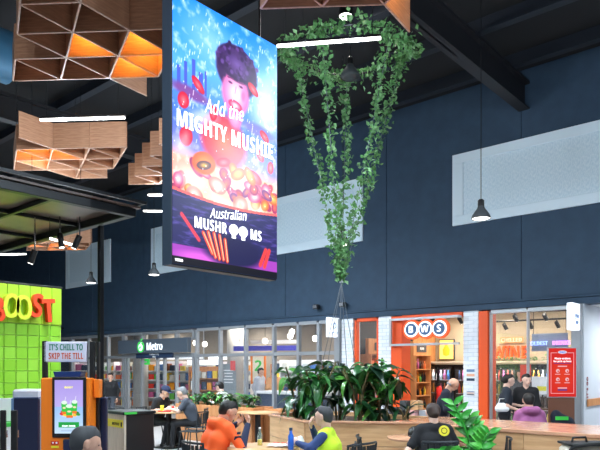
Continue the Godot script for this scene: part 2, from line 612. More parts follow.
	omni(V(-5.95, 7.16, -7.95), 1.0, Color(1, 0.98, 0.95), 0.08)

# ------------------------------------------------------------------ shop fronts
func glazing(called: String, xs: Array, ys: Array, m: Material, z := -12.45, w := 0.085) -> Node3D:
	var o := hollow(called)
	var y0: float = ys[0]
	var y1: float = ys[ys.size() - 1]
	for x in xs:
		bld("mullion", MB.new().span(V(x - w / 2, y0, z - 0.06), V(x + w / 2, y1, z + 0.06), 0.006), m, o)
	for i in xs.size() - 1:
		for y in ys:
			bld("transom", MB.new().span(V(xs[i] + w / 2, y - 0.045, z - 0.055), V(xs[i + 1] - w / 2, y + 0.045, z + 0.055), 0.006), m, o)
		for k in ys.size() - 1:
			bld("pane", MB.new().span(V(xs[i] + w / 2 - 0.01, ys[k] + 0.035, z - 0.006), V(xs[i + 1] - w / 2 + 0.01, ys[k + 1] - 0.035, z + 0.006)), M.glass, o)
	return o

func brick_pillar(x0: float, x1: float, label: String) -> void:
	var t := thing("brick_pillar", label, "pillar", V((x0 + x1) / 2, 0, -12.4))
	var w := x1 - x0
	bld("core", MB.new().span(V(-w / 2 + 0.008, 0, -0.3), V(w / 2 - 0.008, 2.86, -0.008)), M.mortar, t)
	var long := 0.23
	var h := 0.076
	var rows := int(2.86 / 0.0858)
	for r in rows:
		var y := 0.044 + r * 0.0858
		var x := -w / 2
		var cut: bool = r % 2 == 1
		var n := 0
		while x < w / 2 - 0.02:
			var l := minf(long / 2.0 if cut and n == 0 else long, w / 2 - x)
			bx("brick", V(x + l / 2, y, -0.06), V(l - 0.01, h, 0.13), M.brick_white if rng.randf() < 0.7 else M.brick_white_b, t, 0.006)
			x += l
			n += 1
		# the return of the pillar
		bx("brick", V(w / 2 - 0.05, y, -0.21), V(0.11, h, 0.15), M.brick_white, t, 0.006)

func shop_fronts() -> void:
	# grocery: windows and sliding entrance
	glazing("window_1", [-27.6, -26.2, -24.9, -23.6, -22.4, -21.2, -19.9, -18.95], [0.1, 2.03, 2.8], M.frame_grey)
	glazing("window_2", [-15.0, -13.93, -12.85, -11.75, -10.86, -10.17, -9.6], [0.1, 2.03, 2.82], M.frame_grey)
	glazing("window_3", [-18.85, -17.85, -16.9, -16.0, -15.15], [2.56, 2.8], M.frame_grey)
	var d := hollow("door_1")
	bld("header", MB.new().span(V(-18.9, 1.98, -12.5), V(-15.05, 2.12, -12.38), 0.006), M.frame_grey, d)
	for x in [-18.85, -18.68, -17.85, -17.0, -16.62, -16.0, -15.15]:
		bld("mullion", MB.new().span(V(x - 0.045, 0, -12.5), V(x + 0.045, 2.0, -12.4), 0.006), M.frame_grey, d)
	for s in [[-18.65, -17.88], [-16.98, -16.64], [-15.98, -15.18]]:
		bld("pane", MB.new().span(V(s[0], 0.06, -12.452), V(s[1], 1.98, -12.446)), M.glass, d)
	# its sign box
	var sg := thing("shop_sign", "wide grey fascia sign with green apple emblem above glass entrance", "sign", V(-17.05, 2.36, -12.3))
	bx("box", V(0, 0, 0.02), V(3.75, 0.46, 0.16), M.sign_grey, sg, 0.01)
	var lg := bld("emblem", apple(0.19), glow("emblem_green", rgb(70, 200, 90), 0.5), sg, Transform3D(Basis(), V(-0.52, -0.01, 0.115)))
	bld("emblem_core", apple(0.115), M.sign_white, lg, Transform3D(Basis(), V(0.02, -0.02, 0.012)))
	bld("emblem_swirl", MB.new().tube([V(-0.05, -0.08, 0), V(0.0, 0.02, 0), V(0.03, -0.06, 0), V(0.07, 0.03, 0)], 0.02, 6), M.emblem_green, lg, Transform3D(Basis(), V(0.0, 0.0, 0.025)))
	lettering(sg, "Metro", 0.24, Transform3D(Basis(), V(0.22, -0.01, 0.11)), M.sign_white, 0.02, "thin", 0.95)
	var s2 := thing("welcome_sign", "small navy sign with white wording over the sliding doors", "sign", V(-17.02, 2.07, -12.32))
	bx("board", V(0, 0, 0), V(1.95, 0.2, 0.06), M.sign_navy, s2, 0.006)
	lettering(s2, "Festival City", 0.062, Transform3D(Basis(), V(0.05, 0.03, 0.035)), M.white, 0.006)
	lettering(s2, "Plaza", 0.055, Transform3D(Basis(), V(0.05, -0.055, 0.035)), M.white, 0.006)
	var gs := thing("green_ticket_sign", "small bright green hanging sign behind the grocery entrance glass", "sign", V(-18.2, 1.86, -12.8))
	bx("board", Vector3.ZERO, V(0.52, 0.2, 0.03), glow("green_lit", rgb(60, 205, 90), 0.5), gs, 0.006)
	bx("hanger", V(0, 0.82, 0), V(0.02, 1.45, 0.01), M.alu, gs)
	bx("arrow", V(0, 0, 0.02), V(0.25, 0.05, 0.012), M.white, gs)
	# bottle shop: brick, orange reveals, windows
	structure(bld("trim_1", MB.new().span(V(-9.55, 0, -12.46), V(-9.43, 2.86, -12.32), 0.006), M.frame_grey))
	brick_pillar(-9.42, -9.06, "white brick pillar beside the small hanging white sign")
	brick_pillar(-8.33, -7.97, "white brick pillar between narrow window and orange portal")
	brick_pillar(-6.16, -5.81, "white brick pillar carrying notices, by the bald man")
	glazing("window_4", [-9.02, -8.37], [0.1, 2.82], mat("orange_frame", rgb(236, 84, 24), 0.5), -12.5, 0.07)
	glazing("window_5", [-5.58, -4.80, -3.94], [0.1, 2.82], M.alu, -12.5, 0.025)
	structure(bld("trim_2", MB.new().span(V(-5.8, 0, -12.8), V(-5.6, 2.84, -12.38), 0.006), M.orange))
	var po := hollow("door_2")
	bld("orange_jamb", MB.new().span(V(-7.95, 0, -12.75), V(-7.66, 2.84, -12.36), 0.008), M.orange, po)
	bld("head_rail", MB.new().span(V(-7.66, 2.76, -12.6), V(-6.17, 2.85, -12.36), 0.006), M.orange, po)
	bx("entry_reader", V(-7.78, 1.32, -12.345), V(0.1, 0.24, 0.03), M.off_white, po, 0.006)
	bx("door_lock", V(-7.74, 0.95, -12.345), V(0.04, 0.09, 0.03), M.black, po, 0.006)
	# sign: three ringed roundels in a steel frame
	var rs := thing("roundel_sign", "three orange-ringed roundels with white letters in a steel frame", "sign", V(-6.98, 2.49, -12.26))
	bld("steel_frame", MB.new().span(V(-0.94, 0.24, -0.03), V(0.8, 0.29, 0.03)).span(V(-0.94, -0.34, -0.03), V(0.8, -0.29, 0.03)).span(V(-0.94, -0.3, -0.03), V(-0.89, 0.25, 0.03)).span(V(-0.94, 0.24, -0.12), V(-0.89, 0.28, -0.03)).span(V(0.75, 0.24, -0.12), V(0.8, 0.28, -0.03)), M.alu, rs)
	var sc := Transform3D(Basis().scaled(V(1, 1, 1)), Vector3.ZERO)
	glow("sign_orange", rgb(244, 90, 28), 0.35)
	glow("sign_blue", rgb(52, 88, 128), 0.12)
	var k := 0
	for ch in ["B", "W", "S"]:
		var c := V(-0.302 + k * 0.347, 0.016, 0.06)
		var ring := disc(rs, "orange_ring", c, 0.218, 0.08 - k * 0.004, M.sign_orange)
		disc(ring, "white_ring", V(0, 0.045, 0), 0.17, 0.02, M.sign_white).transform = Transform3D(Basis(), V(0, 0.045, 0))
		disc(ring, "blue_disc", V(0, 0.06, 0), 0.134, 0.02, M.sign_blue).transform = Transform3D(Basis(), V(0, 0.06, 0))
		lettering(ring, ch, 0.15, Transform3D(Basis(V(1, 0, 0), -PI / 2), V(0, 0.075, 0)), M.sign_white, 0.012, "sans", 1.0, "letter")
		k += 1
	# projecting lit signs, square to the wall
	var b1 := thing("blade_sign", "small white projecting sign beside the grocery windows", "sign", V(-9.53, 2.65, -12.2))
	bx("box", Vector3.ZERO, V(0.1, 0.48, 0.44), M.sign_white, b1, 0.012)
	var face := Transform3D(Basis(V(0, 1, 0), PI / 2), V(0.052, -0.13, 0))
	var pale := mat("pale_blue_ink", rgb(120, 170, 215), 0.5)
	lettering(b1, "milk run", 0.045, face, pale, 0.004, "thin")
	bld("emblem", MB.new().lathe([Vector2(0.05, -0.002), Vector2(0.075, -0.002), Vector2(0.075, 0.002), Vector2(0.05, 0.002), Vector2(0.05, -0.002)], 18), pale, b1, Transform3D(Basis(V(0, 0, 1), PI / 2), V(0.052, 0.04, 0)))
	bx("bracket", V(0, -0.02, -0.23), V(0.03, 0.3, 0.06), M.frame_grey, b1)
	var b2 := thing("blade_sign", "larger white projecting sign by the corridor corner", "sign", V(-3.8, 2.6, -12.13))
	bx("box", Vector3.ZERO, V(0.12, 0.5, 0.46), M.sign_white, b2, 0.012)
	var blu := mat("blue_ink", rgb(70, 130, 190), 0.5)
	lettering(b2, "you", 0.09, Transform3D(Basis(V(0, 1, 0), PI / 2), V(0.062, 0.02, 0.02)), blu, 0.004)
	lettering(b2, "me", 0.08, Transform3D(Basis(V(0, 1, 0), PI / 2), V(0.062, -0.1, 0.02)), blu, 0.004)
	bx("bracket", V(0, 0.0, -0.25), V(0.03, 0.3, 0.06), M.frame_grey, b2)
	# wall speakers over the shops
	for p in [[-10.12, "small black flood lamp on the wall left of the vine cables"], [-9.28, "small black flood lamp on the wall right of the vine cables"], [-23.0, "small black flood lamp on the wall beside the lime wall"]]:
		var t := thing("flood_lamp", p[1], "lamp", V(p[0], 3.2, -12.3), 0.0, "small black wall lamps")
		bx("body", V(0, 0, 0.03), V(0.16, 0.12, 0.12), M.black, t, 0.015)
		bx("bracket", V(0, 0.0, -0.05), V(0.05, 0.05, 0.1), M.black_metal, t)
		bx("lens", V(0, 0, 0.095), V(0.12, 0.08, 0.012), M.chrome, t)

func apple(r: float) -> MB:
	var pts := PackedVector2Array()
	for i in 24:
		var a := TAU * i / 24
		var q := r * (1.0 - 0.1 * pow(maxf(0.0, sin(a)), 8.0))
		pts.append(Vector2(cos(a) * q * 0.95, sin(a) * q))
	var b := MB.new().prism(pts, 0.03)
	b.prism(PackedVector2Array([Vector2(0.0, r * 0.95), Vector2(r * 0.1, r * 1.3), Vector2(r * 0.45, r * 1.45), Vector2(r * 0.35, r * 1.15)]), 0.03)
	return b

# ------------------------------------------------------------------ shop interiors
func product_colours() -> Array:
	if not cache.has("pc"):
		var l := []
		for c in [[214, 60, 48], [240, 160, 40], [244, 214, 70], [90, 170, 70], [56, 110, 180], [236, 236, 230], [180, 90, 140], [120, 70, 44], [230, 120, 60], [200, 210, 215], [40, 60, 90]]:
			l.append(mat("pack_%d" % l.size(), rgb(c[0], c[1], c[2]), 0.5))
		cache["pc"] = l
	return cache["pc"]

# shelving against the local back; goods stand on the shelves and are things of their own
func shelving(label: String, at: Vector3, turn: float, w: float, h: float, shelves: int, m: Material, goods: String, per: int, kind := "pack") -> void:
	var t := thing("shelf_unit", label, "shelving", at, turn)
	bx("back_panel", V(0, h / 2, -0.2), V(w, h, 0.03), m, t)
	for s in [-1, 1]:
		bx("side_panel", V(s * (w / 2 - 0.015), h / 2, 0), V(0.03, h, 0.4), m, t)
	var pc := product_colours()
	var xf := Transform3D(Basis(Vector3.UP, turn), at)
	for k in shelves:
		var y := 0.12 + k * (h - 0.14) / shelves
		bx("shelf", V(0, y, 0), V(w - 0.06, 0.03, 0.38), m, t, 0.004)
		var gap := (h - 0.14) / shelves - 0.05
		for i in per:
			var cw := (w - 0.1) / per
			var x := -w / 2 + 0.05 + cw * (i + 0.5)
			var hh := gap * rng.randf_range(0.55, 0.92)
			var pm: Material = pc[rng.randi() % pc.size()]
			var o: MeshInstance3D
			if kind == "bottle":
				var key := "bottle%d" % int(hh * 40)
				if not cache.has(key):
					cache[key] = MB.new().smooth().lathe([Vector2(0, 0), Vector2(0.038, 0), Vector2(0.038, hh * 0.6), Vector2(0.014, hh * 0.75), Vector2(0.014, hh), Vector2(0, hh)], 10).mesh()
				o = put("wine_bottle", cache[key], pm if rng.randf() < 0.5 else M.black, null, xf * Transform3D(Basis(), V(x, y + 0.016, 0.05)))
				tag(o, goods, "bottle", goods)
			else:
				o = put("grocery_pack", box_mesh(V(snappedf(cw * 0.82, 0.01), snappedf(hh, 0.03), 0.22), 0.006), pm, null, xf * Transform3D(Basis(), V(x, y + 0.016 + snappedf(hh, 0.03) / 2, 0.05)))
				tag(o, goods, "package", goods)

func ceiling_panel(at: Vector3, size: Vector2, e: float, c: Color, label: String) -> void:
	var t := thing("ceiling_light", label, "lamp", at, 0.0, "shop ceiling lights")
	bx("tray", V(0, 0.02, 0), V(size.x + 0.06, 0.04, size.y + 0.06), M.off_white, t)
	bx("diffuser", V(0, -0.01, 0), V(size.x, 0.02, size.y), M.lamp_white, t)
	area(V(0, -0.04, 0), V(0, -1, 0), size, e, c, t)

func grocery() -> void:
	structure(bld("wall_shop_back", MB.new().span(V(-33.7, 0, -18.7), V(-9.6, 3.6, -18.5)), mat("shop_back", rgb(150, 142, 132), 0.7)))
	structure(bld("wall_shop_party", MB.new().span(V(-9.62, 0, -18.7), V(-9.52, 3.6, -12.5)), M.shop_back))
	structure(bld("ceiling_shop", MB.new().span(V(-33.7, 3.4, -18.7), V(-9.6, 3.6, -12.75)), mat("shop_ceiling", rgb(46, 50, 58), 0.8)))
	var k := 0
	for p in [[-12.2, -14.2], [-15.2, -14.6], [-18.4, -15.0], [-22.0, -15.0], [-26.0, -15.2], [-13.5, -16.8], [-18.0, -17.2], [-24.0, -17.4]]:
		ceiling_panel(V(p[0], 3.36, p[1]), Vector2(1.2, 0.3), 7.0, Color(1, 0.97, 0.92), ["white ceiling light behind grocery glass near the brick pillar", "white ceiling light behind the middle grocery panes", "white ceiling light inside the grocery entrance", "white ceiling light inside grocery beyond the entrance", "white ceiling light deep in the grocery behind the kiosk", "white ceiling light at the back of the grocery's right bay", "white ceiling light at the back of the grocery's middle bay", "white ceiling light at the back of the grocery's far bay"][k])
		k += 1
	# round bulbs seen in the upper panes
	var sph := MB.new().smooth().lathe([Vector2(0, -0.09), Vector2(0.05, -0.08), Vector2(0.085, -0.03), Vector2(0.085, 0.03), Vector2(0.05, 0.08), Vector2(0, 0.09)], 14).mesh()
	for p in [V(-16.6, 2.5, -13.7), V(-16.0, 2.44, -13.6), V(-14.5, 2.78, -13.9), V(-13.8, 2.5, -14.2), V(-12.4, 2.72, -13.9), V(-12.2, 2.58, -13.6), V(-11.5, 2.5, -13.9), V(-19.6, 2.6, -13.8), V(-20.6, 2.5, -13.5)]:
		var t := thing("globe_lamp", "small white globe lamp glowing behind upper grocery pane", "lamp", p, 0.0, "globe lamps behind the upper grocery panes")
		put("globe", sph, M.lamp_white, t)
		bld("cord", MB.new().cyl(V(0, 0.08, 0), V(0, 3.4 - p.y, 0), 0.008, 5), M.black, t)
	for p in [[-19.9, -13.8, "round pale column inside the grocery left of the entrance"], [-15.6, -14.6, "round pale column behind the middle grocery panes"]]:
		tag(bld("column_round", MB.new().smooth().cyl(V(p[0], 0, p[1]), V(p[0], 3.4, p[1]), 0.28, 24), mat("column_grey", rgb(168, 168, 166), 0.6)), p[2], "column")
	var lw := M.white as Material
	shelving("white grocery shelving just inside the entrance doors", V(-18.3, 0, -14.6), 0.3, 2.2, 1.9, 5, lw, "colourful packet on shelving inside the grocery entrance", 9)
	shelving("white grocery shelving right of the entrance doors", V(-17.9, 0, -16.6), 0.2, 2.0, 1.9, 5, lw, "colourful packet on shelving right of the grocery doors", 8)
	shelving("white grocery shelving behind the walking man", V(-21.4, 0, -14.9), 0.4, 2.4, 1.9, 5, lw, "colourful packet on shelving behind the walking man", 9)
	shelving("white grocery shelving seen past the ordering kiosk", V(-24.6, 0, -15.0), 0.5, 2.4, 1.9, 5, lw, "colourful packet on shelving seen past the kiosk", 8)
	shelving("timber produce shelving in the leftmost right-hand bay", V(-16.35, 0, -14.0), 0.75, 1.2, 1.7, 4, M.wood_orange, "packet on the timber produce shelving", 6)
	shelving("timber produce shelving behind the man in a cap", V(-15.2, 0, -17.4), 0.2, 2.2, 1.8, 4, M.wood_orange, "packet on shelving behind the man in a cap", 7)
	shelving("white grocery shelving behind the two standing shoppers", V(-14.0, 0, -16.3), 0.0, 2.4, 1.9, 5, lw, "packet on shelving behind the two shoppers", 8)
	shelving("white grocery shelving behind the tall planter leaves", V(-12.2, 0, -14.6), 0.1, 2.2, 1.9, 5, lw, "packet on shelving behind the planter leaves", 8)
	# lit header strips over the goods
	for p in [[-18.3, 2.05, -14.35, 0.3, 2.1, "white lit header strip over shelving at entrance"], [-17.9, 2.05, -16.4, 0.2, 1.9, "white lit header strip right of the doors"], [-16.35, 1.84, -13.85, 0.75, 1.1, "white lit header strip over timber produce shelves"]]:
		var t := thing("header_strip", p[5], "sign", V(p[0], p[1], p[2]), p[3], "header strips over shelving")
		bx("board", Vector3.ZERO, V(p[4], 0.16, 0.04), M.sign_white, t)
		bx("stay", V(0, (3.4 - p[1]) / 2, -0.01), V(0.04, 3.39 - p[1], 0.02), M.alu, t)
	# posters and boards
	var ps := thing("shop_poster", "tall orange-framed poster with green number behind the glass", "poster", V(-14.0, 1.62, -14.1), 0.5)
	bx("frame", Vector3.ZERO, V(0.5, 0.95, 0.04), M.orange_kiosk, ps)
	bx("sheet", V(0, 0, 0.025), V(0.36, 0.8, 0.012), M.cream, ps)
	lettering(ps, "2", 0.34, Transform3D(Basis(), V(0.0, 0.1, 0.035)), M.green_bright, 0.006)
	bx("post", V(0, -1.045, -0.01), V(0.06, 1.15, 0.04), M.alu, ps)
	var gp := thing("info_board", "grey board with white print behind the grocery glass", "sign", V(-13.9, 1.3, -12.75), 0.0)
	bx("board", Vector3.ZERO, V(0.62, 0.95, 0.03), mat("grey_board", rgb(140, 150, 158), 0.5), gp)
	for i in 5:
		bx("print_line", V(0, 0.28 - i * 0.09, 0.018), V(0.42 - 0.05 * (i % 3), 0.03, 0.006), M.white, gp)
	bx("stand", V(0, -0.88, 0), V(0.06, 0.84, 0.03), M.alu, gp)
	var pk := thing("pink_notice", "small red notice stuck above the grey board", "sign", V(-13.42, 1.72, -12.464))
	bx("card", Vector3.ZERO, V(0.2, 0.28, 0.012), mat("rose", rgb(220, 90, 90), 0.5), pk)
	var ct := thing("checkout_counter", "white-topped checkout counter behind the grocery glass", "counter", V(-11.6, 0, -13.2))
	bx("body", V(0, 0.45, 0), V(2.4, 0.9, 0.5), M.sign_navy, ct, 0.01)
	bx("top", V(0, 0.95, 0), V(2.6, 0.08, 0.62), M.white, ct, 0.01)
	var bs := thing("blue_letter_sign", "blue and violet lit sign high behind grocery glass", "sign", V(-14.2, 2.35, -14.6), 0.4)
	bx("band", V(0, -0.06, 0), V(2.2, 0.16, 0.05), glow("violet", rgb(60, 60, 170), 0.3), bs)
	bx("upper_band", V(0.3, 0.14, 0), V(1.6, 0.12, 0.05), M.white, bs)
	for s in [-0.9, 0.9]:
		bx("hanger", V(s, 0.6, 0), V(0.02, 0.9, 0.02), M.black, bs)

func bottle_shop() -> void:
	structure(bld("wall_bottle_back", MB.new().span(V(-9.5, 0, -17.3), V(-3.7, 3.4, -17.1)), mat("wall_cream", rgb(190, 178, 156), 0.7)))
	structure(bld("ceiling_bottle", MB.new().span(V(-9.52, 3.2, -17.3), V(-3.86, 3.4, -12.75)), M.off_white))
	structure(bld("wall_bottle_side", MB.new().span(V(-9.52, 0, -17.2), V(-9.44, 3.2, -12.52)), mat("charcoal", rgb(70, 72, 78), 0.7)))
	var k := 0
	for p in [[-8.3, -14.2], [-5.2, -14.2], [-6.6, -15.8], [-8.2, -16.2], [-4.8, -16.0]]:
		ceiling_panel(V(p[0], 3.16, p[1]), Vector2(0.9, 0.3), 3.2, Color(1, 0.95, 0.87), ["warm ceiling light behind the narrow bottle shop window", "warm ceiling light near the bottle shop's wide window", "warm ceiling light in the middle of the bottle shop", "warm ceiling light over the drinks fridges by the timber wall", "warm ceiling light over the wall lettering"][k])
		k += 1
	# timber wall cladding and framed shelves along the party side
	var cl := thing("timber_cladding", "orange timber board cladding inside the roundel-sign doorway", "cladding", V(-9.42, 0, -16.4))
	for i in 5:
		bx("board", V(0.02, 1.4, 0.5 - i * 0.26), V(0.04, 2.8, 0.25), M.wood_orange, cl, 0.005)
	shelving("timber framed bottle shelves inside the orange doorway", V(-9.18, 0, -15.65), PI / 2, 0.85, 2.0, 5, M.wood_orange, "bottle on the framed shelves inside the orange doorway", 6, "bottle")
	shelving("timber framed shelves behind the narrow window", V(-9.18, 0, -13.7), PI / 2, 1.3, 2.0, 5, M.wood_orange, "small pack on shelves behind the narrow window", 7)
	for p in [[-15.65, 0.85, "dark header board with white wording over doorway shelves"], [-13.7, 1.3, "dark header board with white wording behind narrow window"]]:
		var t := thing("header_board", p[2], "sign", V(-9.1, 2.2, p[0]), PI / 2)
		bx("board", Vector3.ZERO, V(p[1], 0.4, 0.1), M.wood_orange, t)
		bx("plate", V(0, 0, 0.06), V(p[1] * 0.6, 0.2, 0.02), M.charcoal, t)
		lettering(t, "SPECIALS" if p[1] > 1.0 else "RUM", 0.07, Transform3D(Basis(), V(0, 0, 0.072)), M.white, 0.004)
	# glass door fridges along the back
	var fr0: Node3D = null
	for i in 5:
		var p := V(-8.95 + i * 0.95, 0, -16.75)
		var lb: String = ["black glass-door drinks fridge beside the timber cladding", "second black drinks fridge from the timber cladding", "third black drinks fridge from the timber cladding", "black drinks fridge under the orange wall letters", "black drinks fridge behind the two women", "black drinks fridge nearest the red poster"][i]
		if fr0 == null:
			fr0 = thing("drinks_fridge", lb, "fridge", p, 0.0, "drinks fridges along the back wall")
			bld("cabinet", MB.new().span(V(-0.46, 0, -0.3), V(0.46, 1.75, -0.26)).span(V(-0.46, 0, -0.3), V(-0.43, 1.75, 0.3)).span(V(0.43, 0, -0.3), V(0.46, 1.75, 0.3)).span(V(-0.46, 1.68, -0.3), V(0.46, 1.75, 0.3)).span(V(-0.46, 0, -0.3), V(0.46, 0.12, 0.3)), M.black, fr0)
			for s in [-1, 1]:
				var dr := bld("door", MB.new().span(V(s * 0.22 - 0.21, 0.13, 0.3), V(s * 0.22 - 0.18, 1.67, 0.34)).span(V(s * 0.22 + 0.18, 0.13, 0.3), V(s * 0.22 + 0.21, 1.67, 0.34)).span(V(s * 0.22 - 0.18, 1.63, 0.3), V(s * 0.22 + 0.18, 1.67, 0.34)).span(V(s * 0.22 - 0.18, 0.13, 0.3), V(s * 0.22 + 0.18, 0.18, 0.34)), M.black_metal, fr0)
				bx("pane", V(s * 0.22, 0.9, 0.32), V(0.37, 1.46, 0.008), M.glass, dr)
				bx("handle", V(s * 0.06, 0.9, 0.37), V(0.02, 0.4, 0.03), M.chrome, dr)
			for y in 4:
				bx("rack", V(0, 0.16 + y * 0.38, 0), V(0.84, 0.02, 0.5), M.alu, fr0)
			bx("light_tube", V(0, 1.64, 0.2), V(0.8, 0.02, 0.03), M.lamp_white, fr0)
		else:
			dup(fr0, p, 0.0, lb)
		area(p + V(0, 1.6, 0.24), V(0, -0.8, -0.6), Vector2(0.8, 0.05), 0.5, Color(0.92, 0.97, 1.0))
		var pc := product_colours()
		var can: ArrayMesh = cache.get_or_add("can", MB.new().smooth().lathe([Vector2(0, 0), Vector2(0.036, 0), Vector2(0.036, 0.16), Vector2(0.015, 0.22), Vector2(0.015, 0.28), Vector2(0, 0.28)], 10).mesh())
		for y in 4:
			for x in 7:
				var o := put("drink_bottle", can, pc[rng.randi() % pc.size()], null, Transform3D(Basis(), p + V(-0.36 + x * 0.12, 0.171 + y * 0.38, 0.15)))
				tag(o, "small drink bottle behind glass in the back-wall fridges", "bottle", "bottles in the drinks fridges")
	var bh := thing("fridge_bulkhead", "pale ledge running above the drinks fridges", "ledge", V(-6.55, 1.79, -16.6))
	bx("ledge", V(0, 0.02, 0), V(5.7, 0.05, 0.75), M.cream, bh, 0.006)
	# glowing picture panel
	var gl := thing("picture_panel", "glowing yellow picture panel above the drinks fridges in doorway", "sign", V(-9.0, 2.2, -17.065))
	bx("frame", Vector3.ZERO, V(0.5, 0.62, 0.06), M.charcoal, gl, 0.01)
	bx("sheet", V(0, 0, 0.035), V(0.44, 0.56, 0.02), glow("amber_sheet", rgb(250, 214, 110), 0.8), gl)
	bld("bottle_shape", MB.new().smooth().lathe([Vector2(0, -0.2), Vector2(0.1, -0.16), Vector2(0.12, 0.0), Vector2(0.06, 0.1), Vector2(0.03, 0.2), Vector2(0, 0.2)], 14), glow("amber_core", rgb(250, 170, 40), 0.7), gl, Transform3D(Basis().scaled(V(1, 1, 0.15)), V(0, 0, 0.05)))
	# wall lettering
	var wl := thing("wine_lettering", "large orange letters above a pale wooden word on cream wall", "lettering", V(-7.05, 2.06, -17.08))
	var le := glow("letter_orange", rgb(226, 74, 4), 0.45)
	var i2 := 0
	for ch in ["W", "I", "N", "E"]:
		lettering(wl, ch, 0.35, Transform3D(Basis(), V([-0.32, -0.07, 0.14, 0.41][i2], 0.03, 0.05)), le, 0.06, "sans", 0.8, "letter")
		i2 += 1
	bx("word_board", V(0.04, 0.37, 0.03), V(0.66, 0.17, 0.03), M.wood, wl)
	lettering(wl, "CHILLED", 0.105, Transform3D(Basis(), V(0.04, 0.37, 0.055)), M.cream, 0.02)
	# LED words hung behind the glass
	var led := thing("neon_sign", "hanging violet and blue lit words behind the wide window", "sign", V(-5.02, 2.21, -14.3))
	bx("panel", V(0.0, 0.02, -0.04), V(0.8, 0.4, 0.02), mat("slate", rgb(120, 140, 170), 0.5), led)
	lettering(led, "COLDEST", 0.09, Transform3D(Basis(), V(-0.26, 0, 0)), glow("neon_blue", rgb(150, 180, 255), 1.2), 0.02, "sans", 0.85)
	lettering(led, "DRINKS", 0.09, Transform3D(Basis(), V(0.27, 0, 0)), glow("neon_violet", rgb(230, 150, 250), 1.2), 0.02, "sans", 0.85)
	for s in [-0.36, 0.36]:
		bx("cable", V(s, 0.6, -0.04), V(0.012, 0.8, 0.012), M.black, led)
	# track lights
	for tr in [[V(-7.4, 2.95, -14.0), V(-4.2, 2.95, -14.6), "black ceiling track with spotlights across the wide window"], [V(-7.6, 2.86, -15.6), V(-4.4, 2.86, -15.9), "second black ceiling track further back, above orange letters"]]:
		var a: Vector3 = tr[0]
		var b: Vector3 = tr[1]
		var t := thing("track_light", tr[2], "lamp", a, 0.0, "spotlight tracks in the bottle shop")
		bld("rail", MB.new().tube([Vector3.ZERO, b - a], 0.025, 6), M.black, t)
		for s in [0.15, 0.85]:
			bx("hanger", (b - a) * s + V(0, (3.2 - a.y) / 2, 0), V(0.015, 3.2 - a.y, 0.015), M.black, t)
		for i in 5:
			var p := (b - a) * (0.1 + 0.2 * i)
			var hd := bld("spotlight", MB.new().smooth().cyl(p + V(0, -0.02, 0), p + V(0, -0.09, 0), 0.015, 6).cyl(p + V(0, -0.08, 0.04), p + V(0.02, -0.2, -0.08), 0.05, 12), M.black, t)
			bld("lens", MB.new().cyl(p + V(0.02, -0.2, -0.08), p + V(0.022, -0.206, -0.086), 0.042, 12), M.lamp_white, hd)
	# trailing greenery along the ledge
	var st := MB.new()
	for i in 260:
		var c := V(-8.0 + i * 0.0155, 1.86 + rng.randf_range(-0.05, 0.09), -16.3 + rng.randf_range(-0.06, 0.06))
		leaf_small(st, c, 0.07)
	var gr := bld("ledge_greenery", st, leaf_material())
	tag(gr, "trailing green plants along the ledge under the orange letters", "plants", "", "stuff")
	# floor display of boxes near the doorway
	var bi := 0
	for b in [[-6.30, 0.46, -9.95, 0.14, 0.92, M.charcoal, "dark carton stack behind the timber counter, nearest the plants"], [-6.14, 0.44, -10.0, 0.15, 0.88, M.black, "black carton stack behind the timber counter"], [-5.97, 0.44, -10.1, 0.16, 0.88, mat("pinkish", rgb(222, 170, 170), 0.6), "pink carton stack behind the timber counter"], [-5.78, 0.44, -10.2, 0.18, 0.88, mat("steel_pale", rgb(160, 168, 180), 0.4), "grey carton stack behind the timber counter"]]:
		var t := thing("carton_stack", b[6], "carton", V(b[0], 0, b[2]))
		for j in 2:
			bx("carton", V(0, b[4] * (0.25 + 0.5 * j), 0), V(b[3], b[4] / 2 - 0.006, 0.3), b[5], t, 0.006)
		bi += 1
	for b in [[-6.12, 0.88, -10.0, 0.14, 0.17, M.pot_grey, "dark printed tin standing on the cartons"], [-5.94, 0.88, -10.1, 0.17, 0.17, M.wood, "brown cardboard box standing on the cartons"]]:
		var o := bx("display_box", V(b[0], b[1] + b[4] / 2, b[2]), V(b[3], b[4], 0.18), b[5], null, 0.006)
		tag(o, b[6], "box")
	var fe := thing("fire_extinguisher", "red fire extinguisher near the doorway fridges", "extinguisher", V(-8.3, 0.75, -15.3))
	bld("cylinder", MB.new().smooth().lathe([Vector2(0, 0), Vector2(0.075, 0.01), Vector2(0.075, 0.34), Vector2(0.03, 0.42), Vector2(0, 0.42)], 14), M.red, fe)
	bld("valve", MB.new().box(V(0, 0.45, 0.02), V(0.04, 0.07, 0.12), 0.008), M.black, fe)
	bx("stand", V(0, -0.37, 0), V(0.1, 0.75, 0.1), M.charcoal, fe)
	for n in [[1.5, 0.24, 0.34, M.white, "blue and white notice taped on the white brick pillar"], [1.12, 0.2, 0.1, M.off_white, "small lower card taped on the white brick pillar"]]:
		var t := thing("pillar_notice", n[4], "notice", V(-5.98, n[0], -12.385))
		bx("sheet", Vector3.ZERO, V(n[1], n[2], 0.006), n[3], t)
		for j in 3:
			bx("print_block", V(0, n[2] * (0.28 - 0.28 * j), 0.005), V(n[1] * 0.75, n[2] * 0.16, 0.004), [M.steel_blue, mat("peach", rgb(240, 180, 150), 0.6), M.sign_navy][j], t)

func leaf_material() -> StandardMaterial3D:
	if not M.has("leaf_small"):
		var m := mat("leaf_small", Color.WHITE, 0.5)
		m.vertex_color_use_as_albedo = true
		m.backlight_enabled = true
		m.backlight = Color(0.05, 0.09, 0.03)
	return M.leaf_small

